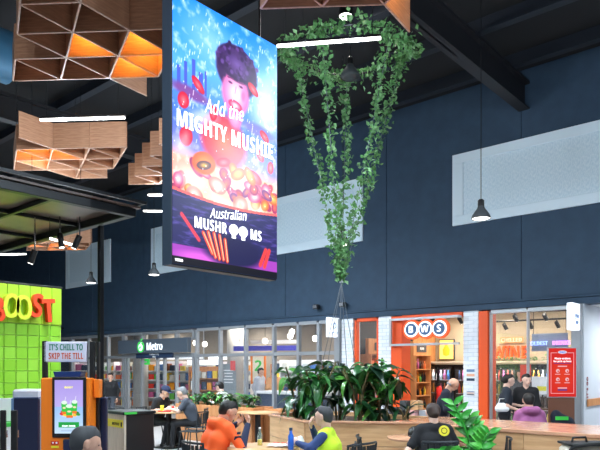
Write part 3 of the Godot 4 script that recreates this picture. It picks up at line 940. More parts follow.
func leaf_small(b: MB, c: Vector3, size: float) -> void:
	var bs := Basis.from_euler(V(rng.randf_range(-1.2, 1.2), rng.randf() * TAU, rng.randf_range(-1.2, 1.2)))
	var l := size * rng.randf_range(0.7, 1.25)
	var w := l * 0.36
	var g := rng.randf()
	b.color(Color(0.07 + 0.16 * g * g, 0.17 + 0.24 * g, 0.06 + 0.13 * g * g))
	var p := [V(0, 0, 0), V(-w, l * 0.1, l * 0.45), V(0, -l * 0.06, l * 0.5), V(w, l * 0.1, l * 0.45), V(0, -l * 0.1, l)]
	for k in 5:
		p[k] = c + bs * p[k]
	var up := bs * Vector3.UP
	b.tri(p[0], p[1], p[2], up)
	b.tri(p[0], p[2], p[3], up)
	b.tri(p[1], p[4], p[2], up)
	b.tri(p[2], p[4], p[3], up)

# ------------------------------------------------------------------ timber baffles: a three-way lattice of upright fins
const LU := Vector3(0.7934, 0, -0.6088)
const LV := Vector3(-0.9239, 0, -0.3827)

func baffle(label: String, at: Vector3, us: Array, vs: Array, ws: Array, lit: Array) -> void:
	var a := 0.6
	var t := thing("timber_baffle", label, "ceiling baffle", at, 0.0, "hanging timber baffles")
	if not cache.has("fin"):
		cache["fin"] = box_mesh(V(a - 0.012, 0.4, 0.016), 0.003)
		cache["fin_edge"] = box_mesh(V(a - 0.004, 0.012, 0.02), 0.003)
	var u := LU * a
	var v := LV * a
	var w := u + v
	var sets := [[us, u], [vs, v], [ws, w]]
	for s in sets:
		for n in s[0]:
			var p0: Vector3 = u * n[0] + v * n[1]
			var d: Vector3 = s[1]
			var b := Basis(d.normalized(), Vector3.UP, d.normalized().cross(Vector3.UP))
			var f := put("fin", cache["fin"], M.ply, t, Transform3D(b, p0 + d / 2 + V(0, 0.212, 0)))
			put("edge_band", cache["fin_edge"], M.ply_edge, f, Transform3D(Basis(), V(0, -0.206, 0)))
	# small warm lamps up inside some cells; third entry 0 = cell towards v, 1 = cell towards u
	for n in lit:
		var p0: Vector3 = u * n[0] + v * n[1]
		var c: Vector3 = p0 + (v + w if n[2] == 0 else u + w) / 3.0
		bld("cell_lamp", MB.new().lathe([Vector2(0, 0.36), Vector2(0.05, 0.36), Vector2(0.05, 0.39), Vector2(0, 0.39)], 14), M.lamp_warm, t, Transform3D(Basis(), c))
		omni(c + V(0, 0.33, 0), 0.22, Color(1.0, 0.80, 0.32), 0.03, t)
	for k in [us[0], us[us.size() - 1]]:
		var p: Vector3 = u * k[0] + v * k[1]
		bld("wire", MB.new().cyl(p + V(0, 0.4, 0), p + V(0, 7.61 - at.y, 0), 0.004, 5), M.black_metal, t)

func cells(i0: int, i1: int, j0: int, j1: int) -> Array:
	var l := []
	for j in range(j0, j1 + 1):
		for i in range(i0, i1 + 1):
			l.append([i, j])
	return l

func overhead() -> void:
	baffle("large timber baffle of triangular cells, upper left beside the screen", V(-6.079, 5.15, -3.383),
		[[-1, -1]] + cells(-1, 1, 0, 2) + [[-1, -2], [0, -2]], [[-1, -1], [0, -1], [-1, -2], [0, -2]] + cells(0, 2, 0, 0) + cells(-1, 2, 1, 1), [[-1, -1], [0, -1], [-1, -2]] + cells(-1, 1, 0, 1) + [[1, 2]],
		[[0, 0, 0], [1, 0, 0], [1, 1, 0], [1, 1, 1]])
	baffle("timber baffle with lit cells above the dark canopy", V(-9.553, 5.15, -4.973),
		cells(-1, 1, 0, 2) + [[1, 3]], cells(-1, 2, 0, 1) + [[1, 2]], [[-1, -1]] + cells(-1, 1, 0, 1) + [[0, 2], [1, 2]],
		[[-1, 0, 0], [-1, 0, 1], [0, 0, 0], [-1, 1, 1]])
	baffle("small stepped timber baffle tucked against the screen's edge", V(-8.66, 5.15, -6.188),
		cells(0, 1, -1, 3), cells(1, 1, -1, 2), cells(0, 0, -1, 2), [])
	baffle("far timber baffle glowing amber under the canopy edge", V(-17.4, 5.15, -8.906),
		cells(-1, 1, -1, 1), cells(-1, 2, -1, 0), cells(-1, 1, -1, 0), [[-1, -1, 0], [0, -1, 0], [0, -1, 1], [0, 0, 0], [1, 0, 0]])
	baffle("timber baffle cropped by the top edge above the vines", V(-3.827, 5.15, -4.728),
		cells(-1, 0, 0, 0) + cells(-1, 1, -1, -1), cells(-1, 1, -1, -1), cells(-1, 0, -1, -1) + [[1, 0]], [[1, -1, 0]])
	baffle("distant timber baffle low at the left edge above the lime wall", V(-23.2, 5.15, -8.2),
		cells(0, 1, 0, 1), cells(0, 2, 0, 0), cells(0, 1, 0, 0), [[0, 0, 0]])

# ------------------------------------------------------------------ the hanging screen
func blob2(im: Image, cx: float, cy: float, rx: float, ry: float, rot: float, c: Color, soft := 0.15, c2 := Color(0, 0, 0, 0)) -> void:
	var r := maxf(rx, ry) * 1.1
	var cs := cos(rot)
	var sn := sin(rot)
	for y in range(maxi(0, int(cy - r)), mini(im.get_height(), int(cy + r) + 1)):
		for x in range(maxi(0, int(cx - r)), mini(im.get_width(), int(cx + r) + 1)):
			var dx := x - cx
			var dy := y - cy
			var u := (dx * cs + dy * sn) / rx
			var v := (-dx * sn + dy * cs) / ry
			var q := sqrt(u * u + v * v)
			var a := clampf((1.0 - q) / soft, 0.0, 1.0)
			if a <= 0.0: continue
			var col := c
			if c2.a > 0.0:
				col = c2.lerp(c, clampf(q * 1.3, 0.0, 1.0))
			var o := im.get_pixel(x, y)
			im.set_pixel(x, y, o.lerp(Color(col.r, col.g, col.b), a * col.a))

func streak(im: Image, x0: float, y0: float, x1: float, y1: float, w: float, c: Color) -> void:
	var n := int(maxf(absf(x1 - x0), absf(y1 - y0)) / maxf(w * 0.5, 0.6)) + 1
	for i in n + 1:
		var t := float(i) / n
		blob2(im, lerpf(x0, x1, t), lerpf(y0, y1, t), w, w, 0, c, 0.6)

func advert_image() -> ImageTexture:
	var W := 270
	var Hh := 480
	var im := Image.create(W, Hh, false, Image.FORMAT_RGB8)
	var nz := FastNoiseLite.new()
	nz.seed = 11
	nz.frequency = 0.035
	var sky := [[0.0, rgb(30, 130, 245)], [0.25, rgb(80, 165, 255)], [0.45, rgb(70, 110, 220)], [0.56, rgb(120, 120, 230)], [0.6, rgb(250, 170, 150)], [0.78, rgb(250, 120, 110)], [0.79, rgb(36, 34, 84)], [1.0, rgb(60, 40, 110)]]
	for y in Hh:
		var v := float(y) / Hh
		var k := 0
		while k < sky.size() - 2 and v > sky[k + 1][0]: k += 1
		var base: Color = sky[k][1].lerp(sky[k + 1][1], clampf((v - sky[k][0]) / (sky[k + 1][0] - sky[k][0]), 0, 1))
		for x in W:
			var c := base.lerp(Color.WHITE, clampf(nz.get_noise_2d(x, y) * 0.9 - 0.05, 0.0, 0.8))
			im.set_pixel(x, y, c)
	var r2 := RandomNumberGenerator.new()
	r2.seed = 5
	# bright haze on the right, skyline shapes at the left
	blob2(im, 238, 140, 60, 80, 0, Color(1, 1, 1, 0.8), 0.9)
	blob2(im, 90, 60, 90, 60, 0.4, Color(0.75, 0.9, 1, 0.5), 0.9)
	for b in [[10, 130, 8], [26, 118, 7], [44, 108, 8], [60, 126, 10], [74, 120, 5]]:
		im.fill_rect(Rect2i(b[0], b[1], b[2], 165 - b[1]), rgb(70, 90, 200))
	blob2(im, 40, 170, 60, 14, 0.1, Color8(120, 70, 150), 0.5)
	blob2(im, 215, 190, 60, 16, 0.1, Color8(110, 110, 200), 0.5)
	for i in 150:
		var x := r2.randf() * W
		var y := r2.randf() * 250
		streak(im, x, y, x - 1.5, y + r2.randf_range(3, 10), 0.9, Color(1, 1, 1, 0.7))
	# a figure with a mushroom-cap of hair
	blob2(im, 122, 236, 66, 58, 0, Color8(222, 50, 80), 0.25, Color8(250, 120, 90))
	blob2(im, 70, 205, 50, 20, -0.3, Color8(240, 240, 255, 150), 0.7)
	blob2(im, 150, 178, 22, 30, 0.0, Color8(235, 110, 170), 0.3, Color8(255, 190, 210))
	blob2(im, 156, 92, 58, 52, 0.1, Color8(48, 24, 84), 0.12, Color8(96, 60, 140))
	blob2(im, 152, 136, 40, 46, 0.1, Color8(226, 110, 180), 0.2, Color8(255, 236, 240))
	blob2(im, 156, 78, 56, 36, 0.08, Color8(44, 22, 78), 0.12, Color8(104, 74, 156))
	for i in 60:
		var an := r2.randf() * TAU
		blob2(im, 156 + cos(an) * r2.randf_range(20, 56), 74 + sin(an) * r2.randf_range(8, 34), 6, 6, 0, [Color8(40, 20, 74), Color8(92, 62, 140), Color8(66, 38, 104)][i % 3], 0.5)
	streak(im, 108, 100, 122, 108, 6, Color8(50, 26, 86))
	streak(im, 196, 104, 206, 100, 6, Color8(50, 26, 86))
	for x in [138, 166]:
		blob2(im, x, 118, 7, 3, 0.1, Color8(90, 30, 100), 0.5)
		streak(im, x - 7, 110, x + 7, 109, 1.6, Color8(110, 40, 110))
	streak(im, 153, 122, 150, 136, 2, Color8(236, 140, 190))
	blob2(im, 151, 158, 20, 10, 0.1, Color8(226, 40, 96), 0.2, Color8(255, 255, 255))
	blob2(im, 172, 134, 8, 14, 0.1, Color8(236, 70, 150, 150), 0.6)
	# flying red slices
	for s in [[200, 112, 18, 9, 0.6], [58, 150, 20, 9, 0.7], [24, 188, 14, 16, 0.2], [232, 196, 16, 9, 0.6], [220, 238, 14, 10, 0.8], [30, 250, 16, 20, 0.3], [250, 255, 10, 14, 0.2], [95, 190, 10, 16, 0.2], [205, 285, 22, 12, 0.4], [120, 275, 20, 9, -0.3], [246, 300, 14, 9, -0.8], [18, 330, 12, 18, 0.2]]:
		blob2(im, s[0], s[1], s[2], s[3], s[4], Color8(205, 24, 60), 0.15, Color8(255, 120, 130))
	# tossed mushrooms and vegetables in the bowl
	blob2(im, 135, 340, 150, 60, 0, Color8(255, 220, 170, 190), 0.5)
	for i in 46:
		var x := r2.randf_range(4, 266)
		var y := r2.randf_range(282, 372)
		var pal := [[Color8(150, 30, 90), Color8(250, 110, 70)], [Color8(240, 90, 30), Color8(255, 210, 90)], [Color8(190, 60, 110), Color8(255, 244, 230)], [Color8(110, 40, 120), Color8(240, 120, 90)]]
		var p: Array = pal[r2.randi() % 4]
		blob2(im, x, y, r2.randf_range(9, 24), r2.randf_range(7, 15), r2.randf_range(-1, 1), p[0], 0.12, p[1])
	blob2(im, 72, 288, 30, 22, -0.2, Color8(230, 90, 40), 0.12, Color8(255, 150, 60))
	blob2(im, 72, 292, 20, 9, -0.25, Color8(60, 20, 50), 0.2, Color8(250, 190, 60))
	for s in [[105, 322, 24, 16, 0.2], [50, 352, 22, 18, 0.3], [165, 346, 22, 18, -0.2]]:
		blob2(im, s[0], s[1], s[2], s[3], s[4], Color8(190, 120, 110), 0.1, Color8(255, 252, 240))
		blob2(im, s[0], s[1] + 4, s[2] * 0.3, s[3] * 0.7, s[4], Color8(240, 190, 170), 0.4)
	for q in [[40, 322, 46, 26], [130, 356, 60, 16], [205, 345, 40, 18], [20, 268, 30, 22]]:
		blob2(im, q[0], q[1], q[2], q[3], 0.2, Color(1, 1, 1, 0.55), 0.9)
	for i in 90:
		blob2(im, r2.randf() * W, r2.randf_range(150, 372), r2.randf_range(0.8, 2.2), r2.randf_range(0.8, 2.2), 0, Color(1, 1, 1, 0.9), 0.5)
	# bowl, hands, table
	for y in range(344, 480):
		for x in W:
			var rim := 350.0 + 9.0 * sin(PI * x / W)
			if y > rim:
				var shade := nz.get_noise_2d(x * 0.6, y * 3.0)
				im.set_pixel(x, y, Color8(34, 32, 86).lerp(Color8(110, 90, 190), clampf(shade, 0, 1)))
			elif y > rim - 5:
				im.set_pixel(x, y, Color8(240, 90, 90))
	im.fill_rect(Rect2i(0, 445, W, 24), Color8(150, 60, 170))
	blob2(im, 60, 462, 70, 14, 0, Color8(200, 90, 200), 0.6)
	blob2(im, 150, 440, 90, 34, 0, Color8(28, 26, 70), 0.3)
	for f in [[70, 415, 92, 450], [82, 412, 100, 456], [96, 412, 110, 458], [110, 414, 120, 458], [124, 420, 130, 460]]:
		streak(im, f[0], f[1], f[2], f[3], 5, Color8(240, 70, 50))
		streak(im, f[0] + 1, f[1], f[2] + 1, f[3], 1.6, Color8(255, 190, 150))
	streak(im, 20, 390, 60, 430, 5, Color8(230, 60, 80))
	for f in [[236, 424, 220, 456], [246, 424, 232, 458]]:
		streak(im, f[0], f[1], f[2], f[3], 6, Color8(235, 60, 60))
	im.fill_rect(Rect2i(0, 466, W, 14), Color8(14, 12, 24))
	return ImageTexture.create_from_image(im)

func picture(w: float, h: float) -> ArrayMesh:
	var st := SurfaceTool.new()
	st.begin(Mesh.PRIMITIVE_TRIANGLES)
	st.set_normal(V(0, 0, 1))
	var c := [[-w / 2, h / 2, 0, 0], [w / 2, h / 2, 1, 0], [w / 2, -h / 2, 1, 1], [-w / 2, -h / 2, 0, 1]]
	for i in [0, 1, 2, 0, 2, 3]:
		st.set_uv(Vector2(c[i][2], c[i][3]))
		st.add_vertex(V(c[i][0], c[i][1], 0))
	return st.commit()

func screen_mat(called: String, t: Texture2D, e: float) -> StandardMaterial3D:
	var m := mat(called, Color.BLACK, 0.3)
	m.emission_enabled = true
	m.emission = Color.BLACK
	m.emission_texture = t
	m.emission_energy_multiplier = e
	return m

func advert_screen() -> void:
	var t := thing("video_screen", "tall hanging video screen showing a bright mushroom advertisement", "screen", V(-4.6, 3.85, -4.22), PI / 2)
	bx("cabinet", V(0, 0, -0.07), V(1.4, 2.52, 0.12), M.black_metal, t, 0.008)
	bx("side_trim", V(-0.705, 0, -0.06), V(0.012, 2.52, 0.13), mat("screen_side", rgb(44, 58, 74), 0.6), t)
	var p := put("display", picture(1.385, 2.5), screen_mat("advert_print", advert_image(), 1.4), t, Transform3D(Basis(), V(0, 0, 0.002)))
	var w := glow("advert_white", Color(1, 1, 1), 1.0)
	lettering(p, "MIGHTY", 0.155, Transform3D(Basis(), V(-0.345, 0.09, 0.004)), w, 0.004, "sans", 0.74)
	lettering(p, "MUSHIE", 0.155, Transform3D(Basis(), V(0.325, 0.09, 0.004)), w, 0.004, "sans", 0.74)
	var it := Basis(V(0, 0, 1), 0.12) * Basis(V(1, 0, 0), V(0.28, 1, 0), V(0, 0, 1))
	lettering(p, "Add the", 0.13, Transform3D(it, V(-0.05, 0.33, 0.004)), w, 0.004, "thin", 0.8)
	lettering(p, "Australian", 0.09, Transform3D(it, V(0.0, -0.685, 0.004)), w, 0.004, "thin", 0.85)
	lettering(p, "MUSHR", 0.105, Transform3D(Basis(), V(-0.24, -0.83, 0.004)), w, 0.004, "sans", 0.8)
	lettering(p, "MS", 0.105, Transform3D(Basis(), V(0.37, -0.83, 0.004)), w, 0.004, "sans", 0.8)
	for x in [0.06, 0.19]:
		var pts := PackedVector2Array()
		for i in 20:
			var a := TAU * i / 20
			var y := sin(a) * 0.055
			pts.append(Vector2(cos(a) * 0.062, y))
		bld("mushroom_shape", MB.new().prism(pts, 0.004).prism(PackedVector2Array([Vector2(-0.022, -0.04), Vector2(0.022, -0.04), Vector2(0.026, -0.085), Vector2(-0.026, -0.085)]), 0.004), w, p, Transform3D(Basis(), V(x, -0.825, 0.004)))
	lettering(p, "vmo", 0.032, Transform3D(Basis(), V(-0.62, -1.21, 0.004)), w, 0.003)
	for s in [-0.5, 0.5]:
		bld("hanger", MB.new().cyl(V(s, 1.25, -0.07), V(s, 3.6, -0.07), 0.012, 6), M.black_metal, t)
	area(V(0, 0, 0.03), V(0, 0, 1), Vector2(1.3, 2.4), 0.6, Color(0.85, 0.75, 1.0), t)

# ------------------------------------------------------------------ ring of vines
func hanging_garden() -> void:
	var C := V(-5.68, 6.44, -7.65)
	var R := V(0.7547, 0, -0.6561)
	var F := V(-0.6561, 0, -0.7547)
	var t := thing("hanging_vine_ring", "ring of green ivy with five strands converging downward like a funnel", "hanging plant", C)
	var ring := []
	for i in 37:
		var a := TAU * i / 36
		ring.append(R * 0.98 * cos(a) + F * 0.66 * sin(a) + V(0, 0.05 * sin(a * 3.0), 0))
	bld("hoop", MB.new().tube(ring, 0.018, 6), M.black_metal, t)
	var b := MB.new()
	for i in 1250:
		var k := rng.randf() * 36.0
		var p: Vector3 = ring[int(k)].lerp(ring[int(k) + 1], k - int(k))
		var fat := 0.085 + 0.035 * sin(k * 1.7)
		leaf_small(b, p + V(rng.randfn(0, fat * 0.6), rng.randfn(0, fat * 0.75), rng.randfn(0, fat * 0.6)), 0.082)
	var fo := bld("ring_foliage", b, leaf_material(), t)
	fo.set_meta("kind", "stuff")
	var tip := V(-0.08, -3.5, 0.07)
	for s in [[-0.79, 0.6], [-0.43, -0.9], [0.03, 1.0], [0.57, -0.82], [0.88, 0.47]]:
		var top: Vector3 = R * 0.98 * s[0] + F * 0.66 * s[1]
		var path := []
		for i in 13:
			var q := i / 12.0
			path.append(top.lerp(tip, q) + V(0.03 * sin(q * 9.0 + top.x * 5.0), 0, 0.03 * cos(q * 8.0)))
		var out := tip + (tip - top).normalized() * 2.05
		out = V(tip.x + (tip.x - top.x) * 0.5, 0.92 - C.y, tip.z + (tip.z - top.z) * 0.5)
		bld("cable", MB.new().tube([top, tip, out], 0.005, 5), mat("cable", rgb(96, 104, 112), 0.5, 0.3) if not M.has("cable") else M.cable, t)
		var sb := MB.new()
		for i in 430:
			var q := pow(rng.randf(), 1.1) * 0.985
			var k := q * 12.0
			var p: Vector3 = path[int(k)].lerp(path[mini(int(k) + 1, 12)], k - int(k))
			var f := 0.042 - 0.018 * q
			leaf_small(sb, p + V(rng.randfn(0, f), rng.randfn(0, 0.03), rng.randfn(0, f)), 0.08)
		var vf := bld("vine_strand", sb, leaf_material(), t)
		vf.set_meta("kind", "stuff")
	bld("collar", MB.new().smooth().lathe([Vector2(0.03, 0), Vector2(0.03, 0.06), Vector2(0, 0.06)], 10), M.alu, t, Transform3D(Basis(), tip))
	for s in [[-0.7, 0.7], [0.7, 0.7], [0.0, -1.0]]:
		var top: Vector3 = R * 0.98 * s[0] + F * 0.66 * s[1]
		bld("hanger", MB.new().cyl(top, top + V(0, 1.1, 0), 0.005, 5), M.black_metal, t)

# ------------------------------------------------------------------ juice bar
func juice_bar() -> void:
	var lime := mat("lime", rgb(168, 214, 40), 0.5)
	var lime2 := mat("lime_tile", rgb(150, 216, 60), 0.3)
	var lime3 := mat("lime_tile_b", rgb(160, 224, 72), 0.3)
	var t := thing("lime_wall", "lime green tiled kiosk wall with chunky orange and yellow letters", "kiosk wall", V(-8.8, 0, -3.1))
	bld("core", MB.new().span(V(-0.12, 0, -1.56), V(0.08, 2.81, 1.6)), mat("tile_grout", rgb(196, 232, 130), 0.7), t)
	bld("band", MB.new().span(V(0.08, 2.28, -1.56), V(0.1, 2.81, 1.6), 0.004), M.lime, t)
	bld("cap", MB.new().span(V(-0.13, 2.81, -1.57), V(0.11, 2.84, 1.61), 0.004), M.black, t)
	for i in 20:
		bx("batten", V(0.106, 2.545, -1.48 + i * 0.16), V(0.012, 0.53, 0.145), lime, t, 0.003)
	for r in 9:
		for c in 19:
			bx("tile", V(0.088, 2.19 - r * 0.166, -1.47 + c * 0.166), V(0.02, 0.157, 0.157), lime2 if rng.randf() < 0.6 else lime3, t, 0.005)
	var red := mat("letter_red", rgb(246, 74, 28), 0.4)
	var yel := mat("letter_yellow", rgb(226, 238, 60), 0.4)
	var lz := [-3.70, -3.885, -4.06, -4.25, -4.42]
	var ly := [2.44, 2.50, 2.49, 2.53, 2.47]
	var k := 0
	for ch in ["B", "O", "O", "S", "T"]:
		var tilt := Basis(V(1, 0, 0), [0.1, -0.1, 0.05, -0.12, 0.08][k])
		var bl := lettering(t, ch, 0.33, Transform3D(tilt * Basis(V(0, 1, 0), PI / 2), V(0.16, ly[k], lz[k] + 3.1)), red if k in [0, 3, 4] else yel, 0.08, "sans", 0.74 if k < 4 else 0.85, "letter")
		k += 1
	var bb := thing("back_bench", "pale bench with green trim below the lime tiles", "bench", V(-8.45, 0, -2.9))
	bx("body", V(0, 0.44, 0), V(0.45, 0.88, 2.8), M.off_white, bb)
	bx("trim", V(0.01, 0.91, 0), V(0.46, 0.05, 2.8), M.green_bright, bb)
	bx("splash", V(-0.1, 1.09, 0), V(0.2, 0.3, 2.8), M.off_white, bb)
	# canopy: steel frame with dull sheeting
	var c := thing("juice_bar_canopy", "dark steel canopy frame with sheet roof over the juice bar", "canopy", V(-5.42, 0, -3.64))
	var cm: Material = M.black_metal
	bld("side_beam", MB.new().span(V(-0.04, 3.17, -0.04), V(0.04, 3.25, 3.6), 0.006), cm, c)
	bld("end_beam", MB.new().span(V(-3.9, 3.17, -0.04), V(-0.04, 3.25, 0.04), 0.006), cm, c)
	bld("outer_rail", MB.new().span(V(0.07, 3.3, -0.12), V(0.1, 3.33, 3.6)).span(V(-3.9, 3.3, -0.12), V(0.07, 3.33, -0.09)), cm, c)
	for i in 4:
		bld("rafter", MB.new().span(V(-3.9, 3.2, 0.75 + i * 0.85), V(-0.04, 3.25, 0.79 + i * 0.85), 0.004), cm, c)
	for i in 3:
		bld("purlin", MB.new().span(V(-1.0 - i, 3.21, 0.0), V(-0.96 - i, 3.25, 3.6), 0.004), cm, c)
	bld("roof_sheet", MB.new().span(V(-3.9, 3.255, -0.08), V(0.06, 3.275, 3.6)), grain("canopy_sheet", rgb(92, 74, 68), rgb(122, 98, 90), V(0.6, 0.6, 0.6), 0.3, 22), c)
	bld("post", MB.new().span(V(-0.575, 0, -0.025), V(-0.525, 3.16, 0.025), 0.004), cm, c)
	bld("post", MB.new().span(V(-3.8, 0, -0.025), V(-3.75, 3.16, 0.025), 0.004), cm, c)
	bld("post", MB.new().span(V(-3.8, 0, 3.5), V(-3.75, 3.16, 3.55), 0.004), cm, c)
	bld("post", MB.new().span(V(-0.575, 0, 3.5), V(-0.525, 3.16, 3.55), 0.004), cm, c)
	# clip-on spotlights and a small tube under the canopy
	for s in [[V(-5.95, 3.0, -3.17), V(0.1, -1, -0.1), "black cylinder spotlight under the canopy, the nearer one"], [V(-5.80, 2.98, -3.30), V(-0.35, -1, 0.3), "black cylinder spotlight under the canopy, beside the post"], [V(-6.17, 2.84, -3.02), V(-0.3, -1, 0.2), "small tilted black spotlight left under the canopy"]]:
		var sp := thing("canopy_spotlight", s[2], "lamp", s[0], 0.0, "spotlights under the canopy")
		var d: Vector3 = s[1].normalized()
		bld("can", MB.new().smooth().cyl(Vector3.ZERO, d * 0.14, 0.03, 14), M.black, sp)
		bld("arm", MB.new().cyl(V(0, 0.0, 0), V(0, 3.17 - s[0].y, 0), 0.008, 6), M.chrome, sp)
		bld("lens", MB.new().cyl(d * 0.14, d * 0.145, 0.024, 14), M.lamp_white, sp)
		spot(s[0] + d * 0.16, d, 0.5, Color(1, 0.96, 0.9), 40.0, 0.03)
	var a := V(-6.02, 2.95, -3.1)
	var e := V(-5.832, 2.876, -3.29)
	var tb := thing("tube_lamp", "short sloping white tube lamp between the canopy spotlights", "lamp", a)
	bld("diffuser", MB.new().tube([Vector3.ZERO, e - a], 0.012, 8), M.lamp_white, tb)
	bld("wire", MB.new().cyl(V(0, 0, 0), V(0, 0.22, 0), 0.003, 5).cyl(e - a, e - a + V(0, 0.29, 0), 0.003, 5), M.black, tb)
	# ordering kiosk
	var kt := deg_to_rad(41.0)
	var ki := thing("ordering_kiosk", "orange self-ordering kiosk with a portrait touch screen", "kiosk", V(-5.634, 0, -3.053), kt)
	bx("cabinet", V(0.0, 0.78, -0.1), V(0.47, 1.55, 0.2), M.orange_kiosk, ki, 0.012)
	bx("bezel", V(0.043, 1.275, 0.006), V(0.325, 0.58, 0.02), M.black, ki, 0.008)
	var kd := put("screen_display", picture(0.27, 0.51), screen_mat("kiosk_print", kiosk_image(), 0.95), ki, Transform3D(Basis(), V(0.043, 1.28, 0.018)))
	lettering(kd, "BOOST", 0.018, Transform3D(Basis(), V(0, 0.185, 0.003)), glow("kiosk_yellow", rgb(230, 220, 70), 0.8), 0.002)
	lettering(kd, "START ORDER", 0.014, Transform3D(Basis(), V(0, -0.183, 0.003)), M.advert_white, 0.002)
	bx("card_reader", V(0.035, 0.9, 0.012), V(0.09, 0.14, 0.04), M.navy_panel, ki, 0.008)
	var sy := bx("red_mark", V(-0.095, 0.935, 0.004), V(0.075, 0.03, 0.006), M.red, ki)
	for s in [-0.017, 0.017]:
		disc(sy, "white_dot", V(s, 0, 0.004), 0.009, 0.004, M.white, 12)
	bx("print_line", V(-0.095, 0.895, 0.004), V(0.07, 0.02, 0.006), M.yellow, ki)
	bx("wing", V(0.27, 1.45, -0.14), V(0.06, 0.18, 0.1), M.orange_kiosk, ki, 0.008)
	for s in [-0.255, 0.21]:
		bx("mast", V(s, 0.96, -0.16), V(0.045, 1.91, 0.05), M.black, ki, 0.006)
	bx("mast", V(0.255, 0.96, -0.2), V(0.03, 1.9, 0.04), M.black, ki, 0.006)
	var sb := bx("sign_board", V(-0.05, 1.808, -0.15), V(0.42, 0.2, 0.03), mat("pale_mauve", rgb(214, 214, 232), 0.5), ki, 0.006)
	var tg := mat("teal_ink", rgb(36, 130, 104), 0.5)
	var to := mat("rust_ink", rgb(206, 84, 40), 0.5)
	bx("rust_band", V(0, -0.045, 0.016), V(0.35, 0.075, 0.004), M.pale_mauve, sb)
	lettering(sb, "IT'S CHILL TO", 0.06, Transform3D(Basis(), V(0.01, 0.045, 0.017)), tg, 0.006, "sans", 0.62)
	lettering(sb, "SKIP THE TILL", 0.06, Transform3D(Basis(), V(0.01, -0.04, 0.019)), to, 0.006, "sans", 0.62)
	var tr := thing("blue_tray", "blue plastic tray resting on top of the orange kiosk", "tray", V(-5.72, 1.556, -3.15), kt)
	bld("tub", MB.new().prism(PackedVector2Array([Vector2(-0.12, 0), Vector2(0.12, 0), Vector2(0.135, 0.06), Vector2(-0.135, 0.06)]), 0.14), mat("tray_blue", rgb(16, 50, 110), 0.4), tr)
	for n in [[V(-6.203, 0, -2.955), 0.25, 1.345, "navy counter panel left of the orange kiosk"], [V(-5.64, 0, -3.40), 0.2, 1.345, "navy counter panel right of the orange kiosk"]]:
		var p := thing("counter_panel", n[3], "counter", n[0], kt)
		bx("panel", V(0, n[2] / 2, 0), V(n[1], n[2], 0.05), M.navy_panel, p, 0.008)
		bx("top_edge", V(0, n[2] + 0.006, 0), V(n[1], 0.012, 0.055), mat("edge_navy", rgb(60, 80, 120), 0.4), p)
		bx("side_edge", V(-n[1] / 2 - 0.012, n[2] / 2, 0), V(0.024, n[2], 0.05), M.steel_blue, p)
	var wc := thing("service_counter", "pale grey service counter with glass-edged top behind navy panel", "counter", V(-6.42, 0, -3.1), kt)
	bx("body", V(0, 0.66, 0), V(0.27, 1.32, 0.2), mat("silver_blue", rgb(176, 190, 210), 0.3), wc, 0.01)
	bx("top", V(0, 1.38, 0), V(0.29, 0.1, 0.24), mat("silver_pale", rgb(206, 214, 228), 0.3), wc, 0.02)
	for n in [[V(-5.27, 0, -2.31), 0.045, "black sales terminal upright at the lower left edge"], [V(-5.2, 0, -2.37), 0.05, "second black sales terminal upright at the lower left edge"]]:
		var p := thing("sales_terminal", n[2], "terminal", n[0], kt)
		bx("panel", V(0, 1.12, 0), V(n[1], 0.36, 0.03), M.black, p, 0.006)
		bx("stem", V(0, 0.48, 0), V(0.03, 0.96, 0.03), M.black_metal, p)
		bx("hinge", V(0, 1.1, -0.03), V(0.03, 0.06, 0.04), M.chrome, p)
	# recycling bin
	var bn := thing("recycling_bin", "timber and black bin enclosure with a yellow recycling sticker", "bin", V(-6.128, 0, -4.081), deg_to_rad(84.0))
	bld("body", MB.new().span(V(-0.02, 0, -0.45), V(0.33, 1.12, 0.0), 0.006), M.black, bn)
	bld("timber_face", MB.new().span(V(-0.05, 0, -0.46), V(-0.02, 1.12, 0.0), 0.004), M.bin_timber, bn)
	bld("lid", MB.new().span(V(-0.07, 1.12, -0.48), V(0.35, 1.155, 0.02), 0.008), M.black_metal, bn)
	var stk := bld("sticker", MB.new().span(V(-0.054, 0.97, -0.42), V(-0.05, 1.06, -0.02)), M.yellow, bn)
	lettering(stk, "RECYCLE", 0.03, Transform3D(Basis(V(0, 1, 0), -PI / 2), V(-0.056, 1.01, -0.19)), M.black, 0.003)
	bld("bottle_icon", MB.new().box(V(-0.056, 1.01, -0.05), V(0.004, 0.05, 0.03)), M.black, stk)
	bld("green_label", MB.new().span(V(-0.055, 1.125, 0.021), V(0.1, 1.15, 0.024)), M.green_bright, bn)

